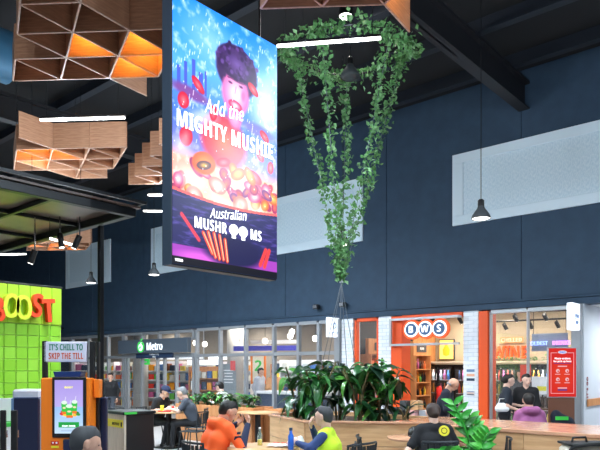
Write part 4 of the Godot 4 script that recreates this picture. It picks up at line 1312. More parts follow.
func kiosk_image() -> ImageTexture:
	var im := Image.create(160, 300, false, Image.FORMAT_RGB8)
	for y in 300:
		var v := y / 300.0
		var c := Color8(168, 150, 226).lerp(Color8(206, 196, 244), v) if v < 0.5 else Color8(150, 190, 240).lerp(Color8(196, 222, 250), (v - 0.5) * 2.0)
		for x in 160:
			im.set_pixel(x, y, c)
	blob2(im, 84, 196, 62, 16, 0, Color8(230, 230, 250), 0.6)
	for f in [[40, 190, Color8(220, 40, 50)], [58, 196, Color8(250, 210, 60)], [112, 196, Color8(250, 190, 50)], [126, 184, Color8(40, 120, 50)], [92, 204, Color8(240, 110, 40)], [132, 192, Color8(60, 150, 60)], [46, 178, Color8(230, 60, 60)]]:
		blob2(im, f[0], f[1], 14, 9, 0.2, f[2], 0.3)
	for c in [[54, 130, 17], [112, 126, 17], [82, 150, 21]]:
		for y in range(c[1], c[1] + 62):
			var w := int(c[2] * (1.0 - 0.25 * (y - c[1]) / 62.0))
			im.fill_rect(Rect2i(c[0] - w, y, w * 2, 1), Color8(50, 190, 70) if y < c[1] + 48 else Color8(240, 120, 40))
		blob2(im, c[0], c[1] - 4, c[2] * 1.05, 12, 0, Color8(222, 246, 226), 0.2)
		blob2(im, c[0], c[1] + 26, c[2] * 0.7, 7, 0, Color8(240, 220, 180), 0.3)
		streak(im, c[0] + 8, c[1] - 36, c[0] + 2, c[1] - 6, 2, Color8(230, 230, 245))
	im.fill_rect(Rect2i(22, 236, 116, 30), Color8(30, 160, 70))
	im.fill_rect(Rect2i(36, 280, 100, 8), Color8(170, 196, 226))
	return ImageTexture.create_from_image(im)

# ------------------------------------------------------------------ planting
func leaf_mesh(width: float, droop: float, key: String) -> ArrayMesh:
	if not cache.has(key):
		var b := MB.new().smooth()
		var rows := 5
		var pts := []
		for i in rows + 1:
			var q := float(i) / rows
			var w := width * sin(PI * pow(q, 0.75)) if i < rows else 0.0
			var y := 0.25 * q - droop * q * q
			pts.append([V(-w, y + w * 0.35, q), V(0, y, q), V(w, y + w * 0.35, q)])
		for i in rows:
			for k in 2:
				b.quad(pts[i][k], pts[i][k + 1], pts[i + 1][k + 1], pts[i + 1][k], Vector3.UP)
		cache[key] = b.mesh()
	return cache[key]

func green(i: int) -> StandardMaterial3D:
	var l := [[22, 62, 34], [34, 88, 42], [52, 116, 52], [78, 140, 56], [16, 44, 30], [60, 168, 60], [96, 200, 80]]
	var nm := "leaf_green_%d" % i
	if not M.has(nm):
		var m := mat(nm, rgb(l[i][0], l[i][1], l[i][2]), 0.3)
		m.backlight_enabled = true
		m.backlight = Color(0.03, 0.06, 0.02)
	return M[nm]

func bush(called: String, label: String, at: Vector3, h: float, n: int, size: float, spread: float, tones: Array, width := 0.16, droop := 0.75, stems := 4, group := "") -> Node3D:
	var t := thing(called, label, "plant", at, 0.0, group)
	var ends := []
	for i in stems:
		var a := TAU * i / stems + rng.randf()
		var top := V(cos(a) * spread * 0.45, h * rng.randf_range(0.75, 0.98), sin(a) * spread * 0.45)
		var mid := V(top.x * 0.3, h * 0.5, top.z * 0.3)
		bld("stem", MB.new().tube([V(top.x * 0.15, 0, top.z * 0.15), mid, top], 0.012, 5), mat("stem", rgb(104, 92, 60), 0.7) if not M.has("stem") else M.stem, t)
		ends.append([mid, top])
	for i in n:
		var e: Array = ends[i % stems]
		var q := rng.randf()
		var p: Vector3 = (e[0] * (1.0 - q) + e[1] * q) if q > 0.3 else e[0] * (0.3 + q * 2.0)
		var l := size * rng.randf_range(0.75, 1.2)
		var b := Basis(Vector3.UP, rng.randf() * TAU) * Basis(V(1, 0, 0), rng.randf_range(-0.7, 0.6)) * Basis(V(0, 0, 1), rng.randf_range(-0.5, 0.5))
		put("leaf", leaf_mesh(width, droop, "leaf%.2f_%.2f" % [width, droop]), green(tones[rng.randi() % tones.size()]), t, Transform3D(b.scaled(V(l, l, l)), p))
	return t

func face_boards(t: Node3D, a: Vector3, b: Vector3, h: float, m: Material) -> void:
	var d := b - a
	var l := d.length()
	var bs := Basis(d.normalized(), Vector3.UP, d.normalized().cross(Vector3.UP))
	var n := maxi(1, int(round(l / 1.25)))
	for i in n:
		var c := a.lerp(b, (i + 0.5) / n)
		for s in [[0.0, 0.58], [0.586, h]]:
			put("board", box_mesh(V(snappedf(l / n - 0.006, 0.001), s[1] - s[0], 0.04), 0.004), m, t, Transform3D(bs, c + V(0, (s[0] + s[1]) / 2, 0)))

func planters() -> void:
	var A := V(-6.85, 0, -7.18)
	var B := V(-5.62, 0, -6.58)
	var Cc := V(-4.2, 0, -7.48)
	var D := V(-4.2, 0, -8.63)
	var E := V(-6.85, 0, -8.63)
	var t := thing("planter_box", "angular timber planter box with dark glossy plants and soil", "planter", Vector3.ZERO)
	for e in [[A, B], [B, Cc], [Cc, D], [D, E], [E, A]]:
		face_boards(t, e[0], e[1], 0.9, M.wood)
	var poly := PackedVector2Array()
	for p in [A, B, Cc, D, E]: poly.append(Vector2(p.x, -p.z))
	bld("soil", MB.new().prism(poly, 0.8, Transform3D(Basis(V(1, 0, 0), -PI / 2), V(0, 0.43, 0))), M.soil, t)
	for e in [[A, B], [B, Cc], [E, A]]:
		var d: Vector3 = e[1] - e[0]
		put("coping", box_mesh(V(snappedf(d.length() + 0.04, 0.01), 0.03, 0.09), 0.005), M.wood_top, t, Transform3D(Basis(d.normalized(), Vector3.UP, d.normalized().cross(Vector3.UP)), (e[0] + e[1]) / 2 + V(0, 0.912, 0)))
	var c := thing("timber_counter", "long timber counter with a polished reddish wood top", "counter", Vector3.ZERO)
	face_boards(c, V(-4.16, 0, -7.5), V(2.0, 0, -7.5), 0.86, M.wood)
	face_boards(c, V(2.0, 0, -8.62), V(-4.16, 0, -8.62), 0.86, M.wood)
	bx("top", V(-1.35, 0.885, -8.06), V(6.9, 0.045, 1.2), M.wood_top, c, 0.006)
	bx("core", V(-1.08, 0.43, -8.06), V(6.1, 0.85, 1.06), M.brown_dark, c)
	# glossy dark plants
	var spots := [
		[V(-6.28, 0.84, -7.15), 0.85, 40, 0.34, "leafy dark plant at the left end of the planter box"],
		[V(-5.75, 0.84, -7.0), 0.92, 44, 0.34, "tall drooping plant behind the man in hi-vis yellow"],
		[V(-5.25, 0.84, -7.3), 0.95, 46, 0.34, "tall drooping plant right of the man in hi-vis yellow"],
		[V(-4.98, 0.84, -7.55), 0.84, 40, 0.34, "drooping plant in front of the white brick pillar"],
		[V(-5.9, 0.84, -7.7), 0.95, 36, 0.34, "drooping plant at the back of the planter box"],
		[V(-5.4, 0.84, -8.0), 0.8, 32, 0.32, "low drooping plant at the planter's back right"]]
	for s in spots:
		bush("glossy_plant", s[4], s[0], s[1], int(s[2] * 1.25), s[3] * 0.85, 0.62, [0, 1, 1, 2, 2, 4, 3], 0.23, 1.05, 5, "plants in the angular planter box")
	bush("climbing_plant", "slim climbing plant rising before the orange window frame", V(-5.55, 0.84, -8.3), 1.28, 46, 0.11, 0.12, [2, 3, 6], 0.25, 0.4, 1)
	bush("spiky_plant", "dark strappy plant leaning over the planter's right corner", V(-4.75, 0.84, -7.75), 0.32, 16, 0.4, 0.25, [4, 4, 0], 0.07, 0.35, 3)
	var po := thing("grey_pot", "dark grey pot buried among the planter's leaves", "pot", V(-5.7, 0.83, -6.95))
	bld("pot", MB.new().smooth().lathe([Vector2(0, 0), Vector2(0.1, 0), Vector2(0.13, 0.24), Vector2(0.115, 0.24), Vector2(0.1, 0.2), Vector2(0, 0.2)], 18), M.pot_grey, po)
	for i in 16:
		var p := [A, B, Cc][i % 3] as Vector3
		var q := A.lerp(B, rng.randf()) if i % 2 else B.lerp(Cc, rng.randf())
		var o := thing("bedding_plant", "small low green plant along the planter's front edge", "plant", q + V(-0.1, 0.83, -0.28), rng.randf() * 6.0, "low plants along the planter edge")
		for k in 7:
			put("leaf", leaf_mesh(0.2, 0.5, "leaf0.20_0.50"), green([2, 3, 0, 1][rng.randi() % 4]), o, Transform3D((Basis(Vector3.UP, TAU * k / 7) * Basis(V(1, 0, 0), -0.6)).scaled(V(0.14, 0.14, 0.14)), Vector3.ZERO))
	# second planter, further off
	var t2 := thing("planter_box", "timber planter trough with low bushy greenery by the grocery", "planter", V(-10.55, 0, -9.45))
	face_boards(t2, V(-1.3, 0, 0.25), V(1.25, 0, 0.25), 0.82, M.wood_orange)
	face_boards(t2, V(1.25, 0, 0.25), V(1.25, 0, -0.35), 0.82, M.wood_orange)
	face_boards(t2, V(-1.3, 0, -0.35), V(-1.3, 0, 0.25), 0.82, M.wood_orange)
	face_boards(t2, V(1.25, 0, -0.35), V(-1.3, 0, -0.35), 0.82, M.wood_orange)
	bx("soil", V(-0.025, 0.39, -0.05), V(2.5, 0.74, 0.56), M.soil, t2)
	for i in 5:
		bush("low_bush", ["low bush at the trough's end behind the grey-haired man", "low bush second along the trough", "low bush in the middle of the trough", "low bush fourth along the trough", "low bush at the trough's end behind the orange hoodie"][i], V(-11.5 + i * 0.46, 0.76, -9.5), 0.32, 36, 0.2, 0.5, [1, 2, 2, 3, 0], 0.2, 0.6, 4, "low bushes in the far trough")
	var blk := thing("timber_block_seat", "small timber block seat beside the far trough", "seat", V(-9.0, 0, -9.75))
	face_boards(blk, V(-0.25, 0, 0.25), V(0.25, 0, 0.25), 0.8, M.wood_orange)
	bx("core", V(0, 0.39, 0), V(0.48, 0.78, 0.44), M.wood_orange, blk)
	# glossy fern-like plant near the viewer
	var tz := thing("planter_box", "timber planter in the foreground under glossy feathery leaves", "planter", V(-2.16, 0, -4.6))
	face_boards(tz, V(-0.3, 0, 0.3), V(0.35, 0, 0.3), 0.86, M.wood)
	face_boards(tz, V(0.35, 0, 0.3), V(0.35, 0, -0.3), 0.86, M.wood)
	face_boards(tz, V(0.35, 0, -0.3), V(-0.3, 0, -0.3), 0.86, M.wood)
	face_boards(tz, V(-0.3, 0, -0.3), V(-0.3, 0, 0.3), 0.86, M.wood)
	bx("soil", V(0.025, 0.41, 0), V(0.6, 0.78, 0.55), M.soil, tz)
	var z := thing("glossy_foreground_plant", "bright glossy feather-leaved plant in the lower right foreground", "plant", V(-2.2, 0.8, -4.62))
	var R := V(0.7547, 0, -0.6561)
	var F := V(-0.6561, 0, -0.7547)
	for s in [[-0.16, 0.56, 0.0], [-0.02, 0.44, 0.05], [0.1, 0.34, -0.05], [-0.26, 0.17, 0.1], [0.02, 0.24, -0.15], [-0.34, 0.12, -0.06]]:
		var tip: Vector3 = R * s[0] + V(0, s[1], 0) + F * s[2]
		var mid := tip * 0.5 + V(0, 0.08, 0) + R * (0.05 if s[0] < 0 else -0.02)
		var path := []
		for i in 9:
			var q := i / 8.0
			path.append(Vector3.ZERO.lerp(mid, q).lerp(mid.lerp(tip, q), q))
		bld("stem", MB.new().tube(path, 0.008, 5), green(5), z)
		for i in range(2, 9):
			var d: Vector3 = (path[i] - path[i - 1]).normalized()
			for side in [-1, 1]:
				var x := d.cross(V(0, 0.3, 1).normalized()).normalized()
				var dir: Vector3 = (d * 0.55 + (R * side * 0.9) + V(0, 0.15, 0)).normalized()
				var up := (-F * 0.8 + Vector3.UP * 0.6).normalized()
				var rt := up.cross(dir).normalized()
				var b := Basis(rt, dir.cross(rt), dir)
				var l := 0.13 - 0.006 * absf(i - 5)
				put("leaf", leaf_mesh(0.22, 0.35, "leaf0.22_0.35"), green([5, 6, 2, 5][rng.randi() % 4]), z, Transform3D(b.scaled(V(l, l, l)) if false else Basis(b.x * l, b.y * l, b.z * l), path[i]))

# ------------------------------------------------------------------ tables and chairs
func round_table(label: String, at: Vector3, r: float, h: float, top: Material) -> void:
	var t := thing("cafe_table", label, "table", at)
	bld("tabletop", MB.new().smooth().lathe([Vector2(0, h - 0.03), Vector2(r - 0.01, h - 0.03), Vector2(r, h - 0.02), Vector2(r, h - 0.006), Vector2(r - 0.006, h), Vector2(0, h)], 36), top, t)
	bld("column", MB.new().box(V(0, h / 2, 0), V(0.09, h - 0.06, 0.09), 0.01), M.black, t)
	bld("foot", MB.new().box(V(0, 0.015, 0), V(0.42, 0.03, 0.42), 0.008), M.black, t)

var chair0: Node3D = null

func chair(label: String, at: Vector3, deg: float) -> void:
	# local +z is the way the sitter faces
	if chair0 != null:
		dup(chair0, at, deg_to_rad(deg), label)
		return
	var t := thing("cafe_chair", label, "chair", at, deg_to_rad(deg), "dark metal cafe chairs")
	chair0 = t
	var m: Material = M.chair_metal
	bld("seat", MB.new().box(V(0, 0.44, 0), V(0.4, 0.02, 0.4), 0.008), m, t)
	var bk := MB.new()
	for i in 6:
		var x := -0.165 + i * 0.066
		bk.box(V(x, 0.69, -0.235 + 0.9 * x * x), V(0.05, 0.2, 0.012), 0.004)
	var arc := []
	for i in 9:
		var x := -0.2 + i * 0.05
		arc.append(V(x, 0.815, -0.245 + 0.9 * x * x))
	bk.tube(arc, 0.014, 6)
	var arc2 := []
	for p in arc: arc2.append(p + V(0, -0.22, 0.02))
	bk.tube(arc2, 0.011, 6)
	bld("backrest", bk, m, t)
	for s in [-1, 1]:
		bld("leg", MB.new().tube([V(s * 0.18, 0.43, 0.17), V(s * 0.22, 0, 0.22)], 0.013, 6), m, t)
		bld("leg", MB.new().tube([V(s * 0.2, 0.815, -0.215), V(s * 0.185, 0.43, -0.17), V(s * 0.22, 0, -0.24)], 0.013, 6), m, t)

func furniture() -> void:
	round_table("timber cafe table between the orange hoodie and the hi-vis man", V(-5.02, 0, -5.15), 0.42, 0.75, M.wood)
	round_table("cafe table with a black cap in front of the planter", V(-4.02, 0, -6.9), 0.4, 0.79, M.wood_top)
	round_table("dark square-legged table where the grey-haired man sits", V(-10.55, 0, -8.0), 0.4, 0.76, M.wood)
	round_table("timber cafe table between the trough and the planter box", V(-9.0, 0, -9.05), 0.42, 0.76, M.wood)
	chair("dark metal chair under the person in the orange hoodie", V(-5.5, 0, -4.72), 176)
	chair("dark metal chair with backrest beside the hi-vis yellow man", V(-4.27, 0, -5.47), -66)
	chair("empty dark metal chair right of the hi-vis man against the planter", V(-4.22, 0, -5.72), -95)
	chair("dark metal chair under the grey-haired man", V(-10.05, 0, -8.3), -49)
	chair("dark metal chair beyond the grey-haired man's table", V(-11.05, 0, -7.9), 114)
	chair("empty dark metal chair in front of the grey-haired man's chair", V(-9.45, 0, -7.75), -70)
	chair("empty dark metal chair by the trough behind the orange hoodie", V(-9.35, 0, -8.35), -20)
	chair("dark metal chair under the man in a black printed tee", V(-3.6, 0, -6.55), -139)
	chair("empty dark metal chair left of the table with the cap", V(-4.32, 0, -6.4), 130)
	chair("dark metal chair under the person behind the glossy leaves", V(-3.2, 0, -7.14), -62)
	chair("dark metal chair under the person in a purple hoodie", V(-3.55, 0, -9.35), -139)
	chair("dark metal chair under the person at the bottom left corner", V(-4.02, 0, -2.22), 157)
	chair("dark metal chair at the far table under a person in a white cap", V(-11.6, 0, -10.55), -20)
	chair("empty dark metal chair beside the black bin", V(-11.3, 0, -7.2), 60)

# ------------------------------------------------------------------ people
func hand_bones(w: Vector3, d: Vector3, n: Vector3, sd: float) -> Array:
	# w wrist, d towards the fingers, n out of the palm; sd: +1 puts the thumb towards n x d
	d = d.normalized()
	n = (n - d * n.dot(d)).normalized()
	var s := n.cross(d)
	var l := []
	for o in [-0.026, 0.0, 0.026]:
		l.append([w + s * o * 0.6, w + d * 0.08 + s * o, 0.016, 0.013])
	var lens := [0.9, 1.0, 0.95, 0.75]
	for i in 4:
		var o := (0.033 - i * 0.022) * sd
		var p := w + d * 0.085 + s * o
		var q: Vector3 = p + (d * 0.8 + n * 0.45).normalized() * 0.042 * lens[i]
		var e: Vector3 = q + (d * 0.35 + n * 0.85).normalized() * 0.036 * lens[i]
		l.append([p, q, 0.0095, 0.0085])
		l.append([q, e, 0.0085, 0.0075])
	var tb := w + d * 0.03 + s * 0.03 * sd
	var tm := tb + (d * 0.6 + s * sd * 0.7 + n * 0.3).normalized() * 0.04
	l.append([tb, tm, 0.013, 0.011])
	l.append([tm, tm + (d * 0.8 + n * 0.5).normalized() * 0.03, 0.011, 0.009])
	return l

func person(label: String, at: Vector3, deg: float, o: Dictionary) -> Node3D:
	var t := thing("person", label, "person", at, deg_to_rad(deg))
	var sit: bool = o.get("sit", true)
	var s: float = o.get("size", 1.0)
	var fine: bool = o.get("near", false)
	var cb := 0.018 if fine else 0.024
	var ch := 0.0085 if fine else 0.012
	var cf := 0.006 if fine else 0.0085
	var lean: float = o.get("lean", 0.1)
	var up := V(0, cos(lean), sin(lean))
	var P := V(0, 0.545 if sit else 0.93, 0) * s
	var chest := P + up * 0.30 * s
	var sh := P + up * 0.46 * s
	var neck := P + up * 0.53 * s
	var hp: float = o.get("nod", 0.0)
	var hb := Basis(Vector3.UP, deg_to_rad(o.get("look", 0.0))) * Basis(V(1, 0, 0), hp + lean * 0.4)
	var H := neck + hb * (V(0, 0.13, 0.02) * s)
	var skin: Material = M[o.get("skin", "skin")]
	# arms: elbow and wrist for the left (+x) and right (-x)
	var arms: Array = o.get("arms", [])
	if arms.is_empty():
		if sit: arms = [[V(0.25, 0.76, 0.12), V(0.12, 0.80, 0.38)], [V(-0.25, 0.76, 0.12), V(-0.12, 0.80, 0.38)]]
		else: arms = [[V(0.25, 1.12, -0.02), V(0.24, 0.86, 0.08)], [V(-0.25, 1.12, -0.02), V(-0.24, 0.86, 0.08)]]
	var legs := []
	var stride: float = o.get("stride", 0.0)
	for k in [1.0, -1.0]:
		if sit: legs.append([V(k * 0.09, 0.54, 0.02), V(k * 0.12, 0.52, 0.42), V(k * 0.12, 0.08, 0.38 + 0.08 * k)])
		else: legs.append([V(k * 0.085, 0.92, 0), V(k * 0.095, 0.5, 0.03 + 0.5 * stride * k), V(k * 0.095, 0.08, stride * k - 0.02)])
	var body := []
	body.append([P, chest, 0.085 * s, 0.085 * s])
	body.append([chest, sh, 0.085 * s, 0.05 * s])
	body.append([sh, H, 0.052 * s, 0.052 * s])
	var top := []
	for k in [-1.0, 1.0]:
		top.append([P + V(k * 0.06 * s, -0.02, 0), chest + V(k * 0.075 * s, 0, 0), 0.115 * s, 0.118 * s])
		top.append([chest + V(k * 0.075 * s, 0, 0), sh + V(k * 0.12 * s, -0.02 * s, 0), 0.118 * s, 0.07 * s])
	top.append([sh + V(-0.15 * s, -0.01, 0), sh + V(0.15 * s, -0.01, 0), 0.062 * s, 0.062 * s])
	var fore := []
	var sleeves := []
	var hands := []
	var kk := 1.0
	for a in arms:
		var S := sh + V(kk * 0.175 * s, -0.02 * s, 0)
		var e: Vector3 = a[0] * s
		var w: Vector3 = a[1] * s
		body.append([S, e, 0.045 * s, 0.037 * s])
		body.append([e, w, 0.038 * s, 0.027 * s])
		var mid := S.lerp(e, 0.72)
		if o.has("sleeve_mat"):
			sleeves.append([S, e, 0.062 * s, 0.053 * s])
		elif o.get("fore", null) != null or o.get("long", false):
			top.append([S, e, 0.062 * s, 0.052 * s])
		else:
			top.append([S, mid, 0.062 * s, 0.06 * s])
		if o.get("fore", null) != null or o.has("sleeve_mat"):
			fore.append([e, w, 0.052 * s, 0.036 * s])
		elif o.get("long", false):
			top.append([e, w, 0.05 * s, 0.036 * s])
		var d := (w - e).normalized()
		hands.append([w, d, a[2] if a.size() > 2 else V(-kk, -0.3, 0.1), kk])
		kk = -kk
	for l in legs:
		body.append([l[0] * s, l[1] * s, 0.07 * s, 0.05 * s])
		body.append([l[1] * s, l[2] * s, 0.05 * s, 0.035 * s])
	var sk := BodySkin.new().add(body, cb, 0.04)
	var hd := []
	for b in [[V(0, 0.022, -0.014), V(0, 0.03, 0.012), 0.084, 0.08], [V(0, -0.02, 0.03), V(0, -0.075, 0.052), 0.062, 0.036], [V(0, 0.005, 0.085), V(0, -0.03, 0.104), 0.011, 0.015], [V(-0.03, 0.022, 0.078), V(0.03, 0.022, 0.078), 0.014, 0.014], [V(0.08, 0.012, 0.0), V(0.08, -0.022, 0.005), 0.014, 0.011], [V(-0.08, 0.012, 0.0), V(-0.08, -0.022, 0.005), 0.014, 0.011], [V(0, -0.04, -0.03), V(0, -0.13, -0.035), 0.055, 0.052], [V(-0.02, -0.06, 0.078), V(0.02, -0.06, 0.078), 0.012, 0.012]]:
		hd.append([H + hb * (b[0] * s), H + hb * (b[1] * s), b[2] * s, b[3] * s])
	sk.add(hd, ch, 0.02)
	for h in hands:
		sk.add(hand_bones(h[0], h[1], h[2], h[3]), cf, 0.006)
	var bd := put("body", sk.mesh(), skin, t)
	var eye := MB.new().smooth()
	for k in [-1, 1]:
		eye.lathe([Vector2(0, -0.009), Vector2(0.008, -0.004), Vector2(0.008, 0.004), Vector2(0, 0.009)], 8, Transform3D(hb, H + hb * (V(k * 0.032, 0.004, 0.083) * s)))
	bld("eyes", eye, M.black, t)
	bld("mouth", MB.new().smooth().lathe([Vector2(0, -0.02), Vector2(0.006, -0.012), Vector2(0.006, 0.012), Vector2(0, 0.02)], 8, Transform3D(hb * Basis(V(0, 0, 1), PI / 2), H + hb * (V(0, -0.06, 0.09) * s))), M.get_or_add("lips", mat("lips", rgb(176, 96, 92), 0.5)), t)
	if o.get("hood", false):
		top.append([sh + up * 0.05 + V(-0.07, 0, -0.085), sh + up * 0.05 + V(0.07, 0, -0.085), 0.062, 0.062])
		top.append([sh + up * 0.06 + V(-0.09, 0, -0.05), sh + up * 0.03 + V(-0.06, 0, 0.06), 0.035, 0.03])
		top.append([sh + up * 0.06 + V(0.09, 0, -0.05), sh + up * 0.03 + V(0.06, 0, 0.06), 0.035, 0.03])
	else:
		top.append([sh + up * 0.02 + V(-0.04, 0, -0.02), sh + up * 0.02 + V(0.04, 0, -0.02), 0.052, 0.052])
	put(o.get("top_name", "shirt"), BodySkin.new().add(top, cb, 0.05).mesh(), o.top, t)
	if not fore.is_empty():
		var fm: Material = o.get("sleeve_mat", o.get("fore"))
		put("sleeves", BodySkin.new().add(fore + sleeves, cb, 0.03).mesh(), fm, t)
	if o.has("hem"):
		put("hem", BodySkin.new().add([[P + V(-0.06, -0.02, 0), P + V(0.06, -0.02, 0), 0.128, 0.128], [P + V(-0.06, 0.07, 0), P + V(0.06, 0.07, 0), 0.125, 0.125]], cb, 0.05).mesh(), o.hem, t)
	var tr := [[V(-0.06, P.y / s - 0.01, 0) * s, V(0.06, P.y / s - 0.01, 0) * s, 0.118 * s, 0.118 * s]]
	for l in legs:
		tr.append([l[0] * s, l[1] * s, 0.088 * s, 0.066 * s])
		tr.append([l[1] * s, l[2] * s, 0.064 * s, 0.05 * s])
	put("trousers", BodySkin.new().add(tr, cb, 0.03).mesh(), o.get("legs", M.black_cloth), t)
	for l in legs:
		var q: Vector3 = l[2] * s
		put("shoe", BodySkin.new().add([[V(q.x, 0.045, q.z - 0.04), V(q.x, 0.036, q.z + 0.14), 0.042, 0.034], [V(q.x, 0.05, q.z), q + V(0, 0.02, 0), 0.045, 0.045]], cb * 0.8, 0.02).mesh(), o.get("shoes", M.black), t)
	var hair: String = o.get("hair", "short")
	var hl := []
	if hair != "bald":
		hl = [[V(0, 0.034, -0.028), V(0, 0.046, 0.0), 0.088, 0.08], [V(0, -0.02, -0.05), V(0, 0.03, -0.04), 0.066, 0.075], [V(0, 0.075, 0.03), V(0, 0.07, 0.05), 0.05, 0.035]]
	else:
		hl = [[V(-0.068, -0.02, -0.025), V(0, -0.035, -0.075), 0.026, 0.03], [V(0.068, -0.02, -0.025), V(0, -0.035, -0.075), 0.026, 0.03]]
	if hair == "bun":
		hl.append([V(0, -0.02, -0.115), V(0, 0.005, -0.11), 0.035, 0.03])
	if hair == "long":
		for k in [-0.05, 0.0, 0.05]:
			hl.append([V(k, 0.0, -0.06), V(k * 1.2, -0.2, -0.075), 0.05, 0.035])
		for k in [-1, 1]:
			hl.append([V(k * 0.075, 0.03, 0.0), V(k * 0.085, -0.15, -0.02), 0.026, 0.022])
	var hb2 := []
	for b in hl:
		hb2.append([H + hb * (b[0] * s), H + hb * (b[1] * s), b[2] * s, b[3] * s])
	put("hair", BodySkin.new().add(hb2, ch, 0.03).mesh(), o.get("hair_mat", M.hair_black), t)
	if o.has("cap"):
		var cm: Material = o.cap
		var cx := Transform3D(hb, H)
		bld("cap", MB.new().smooth().lathe([Vector2(0.101, 0.045), Vector2(0.1, 0.075), Vector2(0.08, 0.115), Vector2(0.04, 0.135), Vector2(0, 0.14)], 20, cx).box(V(0, 0.05, 0.12), V(0.14, 0.012, 0.1), 0.005, cx), cm, t)
	return t

func people() -> void:
	mat("black_cloth", rgb(24, 25, 30), 0.85)
	mat("hair_black", rgb(22, 18, 18), 0.6)
	mat("hair_brown", rgb(58, 42, 36), 0.6)
	mat("hair_grey", rgb(132, 134, 138), 0.7)
	mat("hair_dark_grey", rgb(60, 62, 66), 0.7)
	var hv := mat("hi_vis_orange", rgb(255, 96, 32), 0.75)
	var hy := mat("hi_vis_yellow", rgb(206, 242, 50), 0.75)
	var nav := mat("navy_cloth", rgb(28, 38, 70), 0.85)
	var blue := mat("blue_cloth", rgb(44, 66, 116), 0.85)
	var slate := mat("slate_cloth", rgb(62, 68, 80), 0.85)
	var coat := mat("coat_navy", rgb(26, 32, 50), 0.85)
	var purple := mat("purple_cloth", rgb(160, 92, 142), 0.85)
	var tan := mat("tan_cloth", rgb(206, 150, 100), 0.85)
	var whites := mat("white_cloth", rgb(226, 228, 226), 0.85)
	var greys := mat("pale_grey_cloth", rgb(180, 184, 196), 0.85)
	for m in [hv, hy, nav, blue, slate, coat, purple, M.black_cloth]:
		m.rim_enabled = true
		m.rim = 0.25
		m.rim_tint = 0.6

	var a := person("person in a bright orange hoodie looking down at a phone", V(-5.5, 0, -4.72), 172, {"near": true, "top": hv, "fore": nav, "hem": nav, "hood": true, "lean": 0.38, "nod": 0.3, "top_name": "hoodie", "look": -32.0,
		"arms": [[V(0.3, 0.76, 0.28), V(0.06, 0.98, 0.44), V(0.1, 0.3, -1)], [V(-0.33, 0.74, 0.24), V(-0.14, 0.98, 0.46), V(0.4, 0.2, -1)]], "legs": nav})
	var pr := bld("sleeve_print", MB.new().box(Vector3.ZERO, V(0.004, 0.045, 0.09)).box(V(0, 0.06, 0), V(0.004, 0.03, 0.05)), nav, a, Transform3D(Basis(V(0, 0, 1), 0.35), V(-0.305, 0.86, 0.2)))
	var g := person("man in a hi-vis yellow vest resting his chin on his hand", V(-4.27, 0, -5.5), -66, {"near": true, "top": hy, "sleeve_mat": blue, "lean": 0.22, "nod": -0.05, "top_name": "vest", "hair_mat": M.hair_dark_grey, "skin": "skin_pale", "size": 0.93,
		"arms": [[V(0.27, 0.84, 0.22), V(0.14, 0.88, 0.42)], [V(-0.24, 0.86, 0.28), V(-0.06, 1.06, 0.30), V(0.3, 0.2, -1)]], "legs": nav})
	put("hair_top", BodySkin.new().add([[V(0, 1.15, 0.11), V(0, 1.17, 0.18), 0.066, 0.048]], 0.01, 0.02).mesh(), M.hair_black, g)
	person("grey-haired man in a slate shirt leaning over his table", V(-10.05, 0, -8.3), -49, {"top": slate, "lean": 0.42, "nod": 0.25, "hair_mat": M.hair_grey, "skin": "skin_pale", "arms": [[V(0.26, 0.78, 0.3), V(0.1, 0.82, 0.5)], [V(-0.26, 0.78, 0.3), V(-0.1, 0.82, 0.5)]]})
	person("person in a blue cap reaching across the far table", V(-11.0, 0, -8.0), 104, {"top": M.black_cloth, "lean": 0.35, "nod": 0.3, "cap": nav, "skin": "skin_pale"})
	person("man in black walking out of the grocery entrance", V(-16.346, 0, -10.304), 41, {"sit": false, "top": M.black_cloth, "long": true, "top_name": "jacket", "stride": 0.14, "size": 0.88, "legs": slate})
	var te := person("man in a black tee with a round yellow print, seen from behind", V(-3.6, 0, -6.55), -139, {"near": true, "top": M.black_cloth, "lean": 0.2, "nod": 0.1, "size": 0.94, "look": 8.0, "hair": "bun", "hair_mat": M.hair_brown, "skin": "skin_pale",
		"arms": [[V(0.34, 0.72, 0.02), V(0.26, 0.6, 0.24)], [V(-0.3, 0.76, 0.12), V(-0.34, 0.80, 0.42)]]})
	var pd := disc(te, "yellow_print", V(-0.07, 0.83, -0.072), 0.062, 0.006, M.yellow, 24)
	pd.transform = Transform3D(Basis(V(1, 0, 0), PI / 2 + 0.25), V(-0.085, 0.925, -0.062))
	bld("print_ring", MB.new().lathe([Vector2(0.028, -0.005), Vector2(0.036, -0.005), Vector2(0.036, 0.005), Vector2(0.028, 0.005)], 20), M.black_cloth, pd)
	person("person in black half hidden behind the glossy foreground leaves", V(-3.2, 0, -7.14), -62, {"top": M.black_cloth, "lean": 0.45, "nod": 0.5, "skin": "skin_brown", "size": 0.9, "arms": [[V(0.27, 0.8, 0.3), V(0.1, 0.86, 0.46)], [V(-0.27, 0.8, 0.3), V(-0.05, 0.86, 0.46)]]})
	person("bald man in a dark navy coat stooping by the brick pillar", V(-5.08, 0, -9.42), 105, {"sit": false, "top": coat, "long": true, "top_name": "coat", "hair": "bald", "hair_mat": M.hair_grey, "lean": 0.26, "nod": 0.5, "skin": "skin", "size": 0.9, "arms": [[V(0.24, 1.08, 0.16), V(0.1, 0.98, 0.34)], [V(-0.24, 1.08, 0.16), V(-0.1, 0.98, 0.34)]]})
	person("dark-haired woman in a black tee carrying a white handbag", V(-4.52, 0, -10.66), 118, {"sit": false, "top": slate_black(), "size": 0.905, "hair": "bun", "skin": "skin_pale", "nod": 0.1, "arms": [[V(0.22, 1.12, 0.1), V(0.14, 1.08, 0.36)], [V(-0.24, 1.1, 0.02), V(-0.18, 1.02, 0.26)]]})
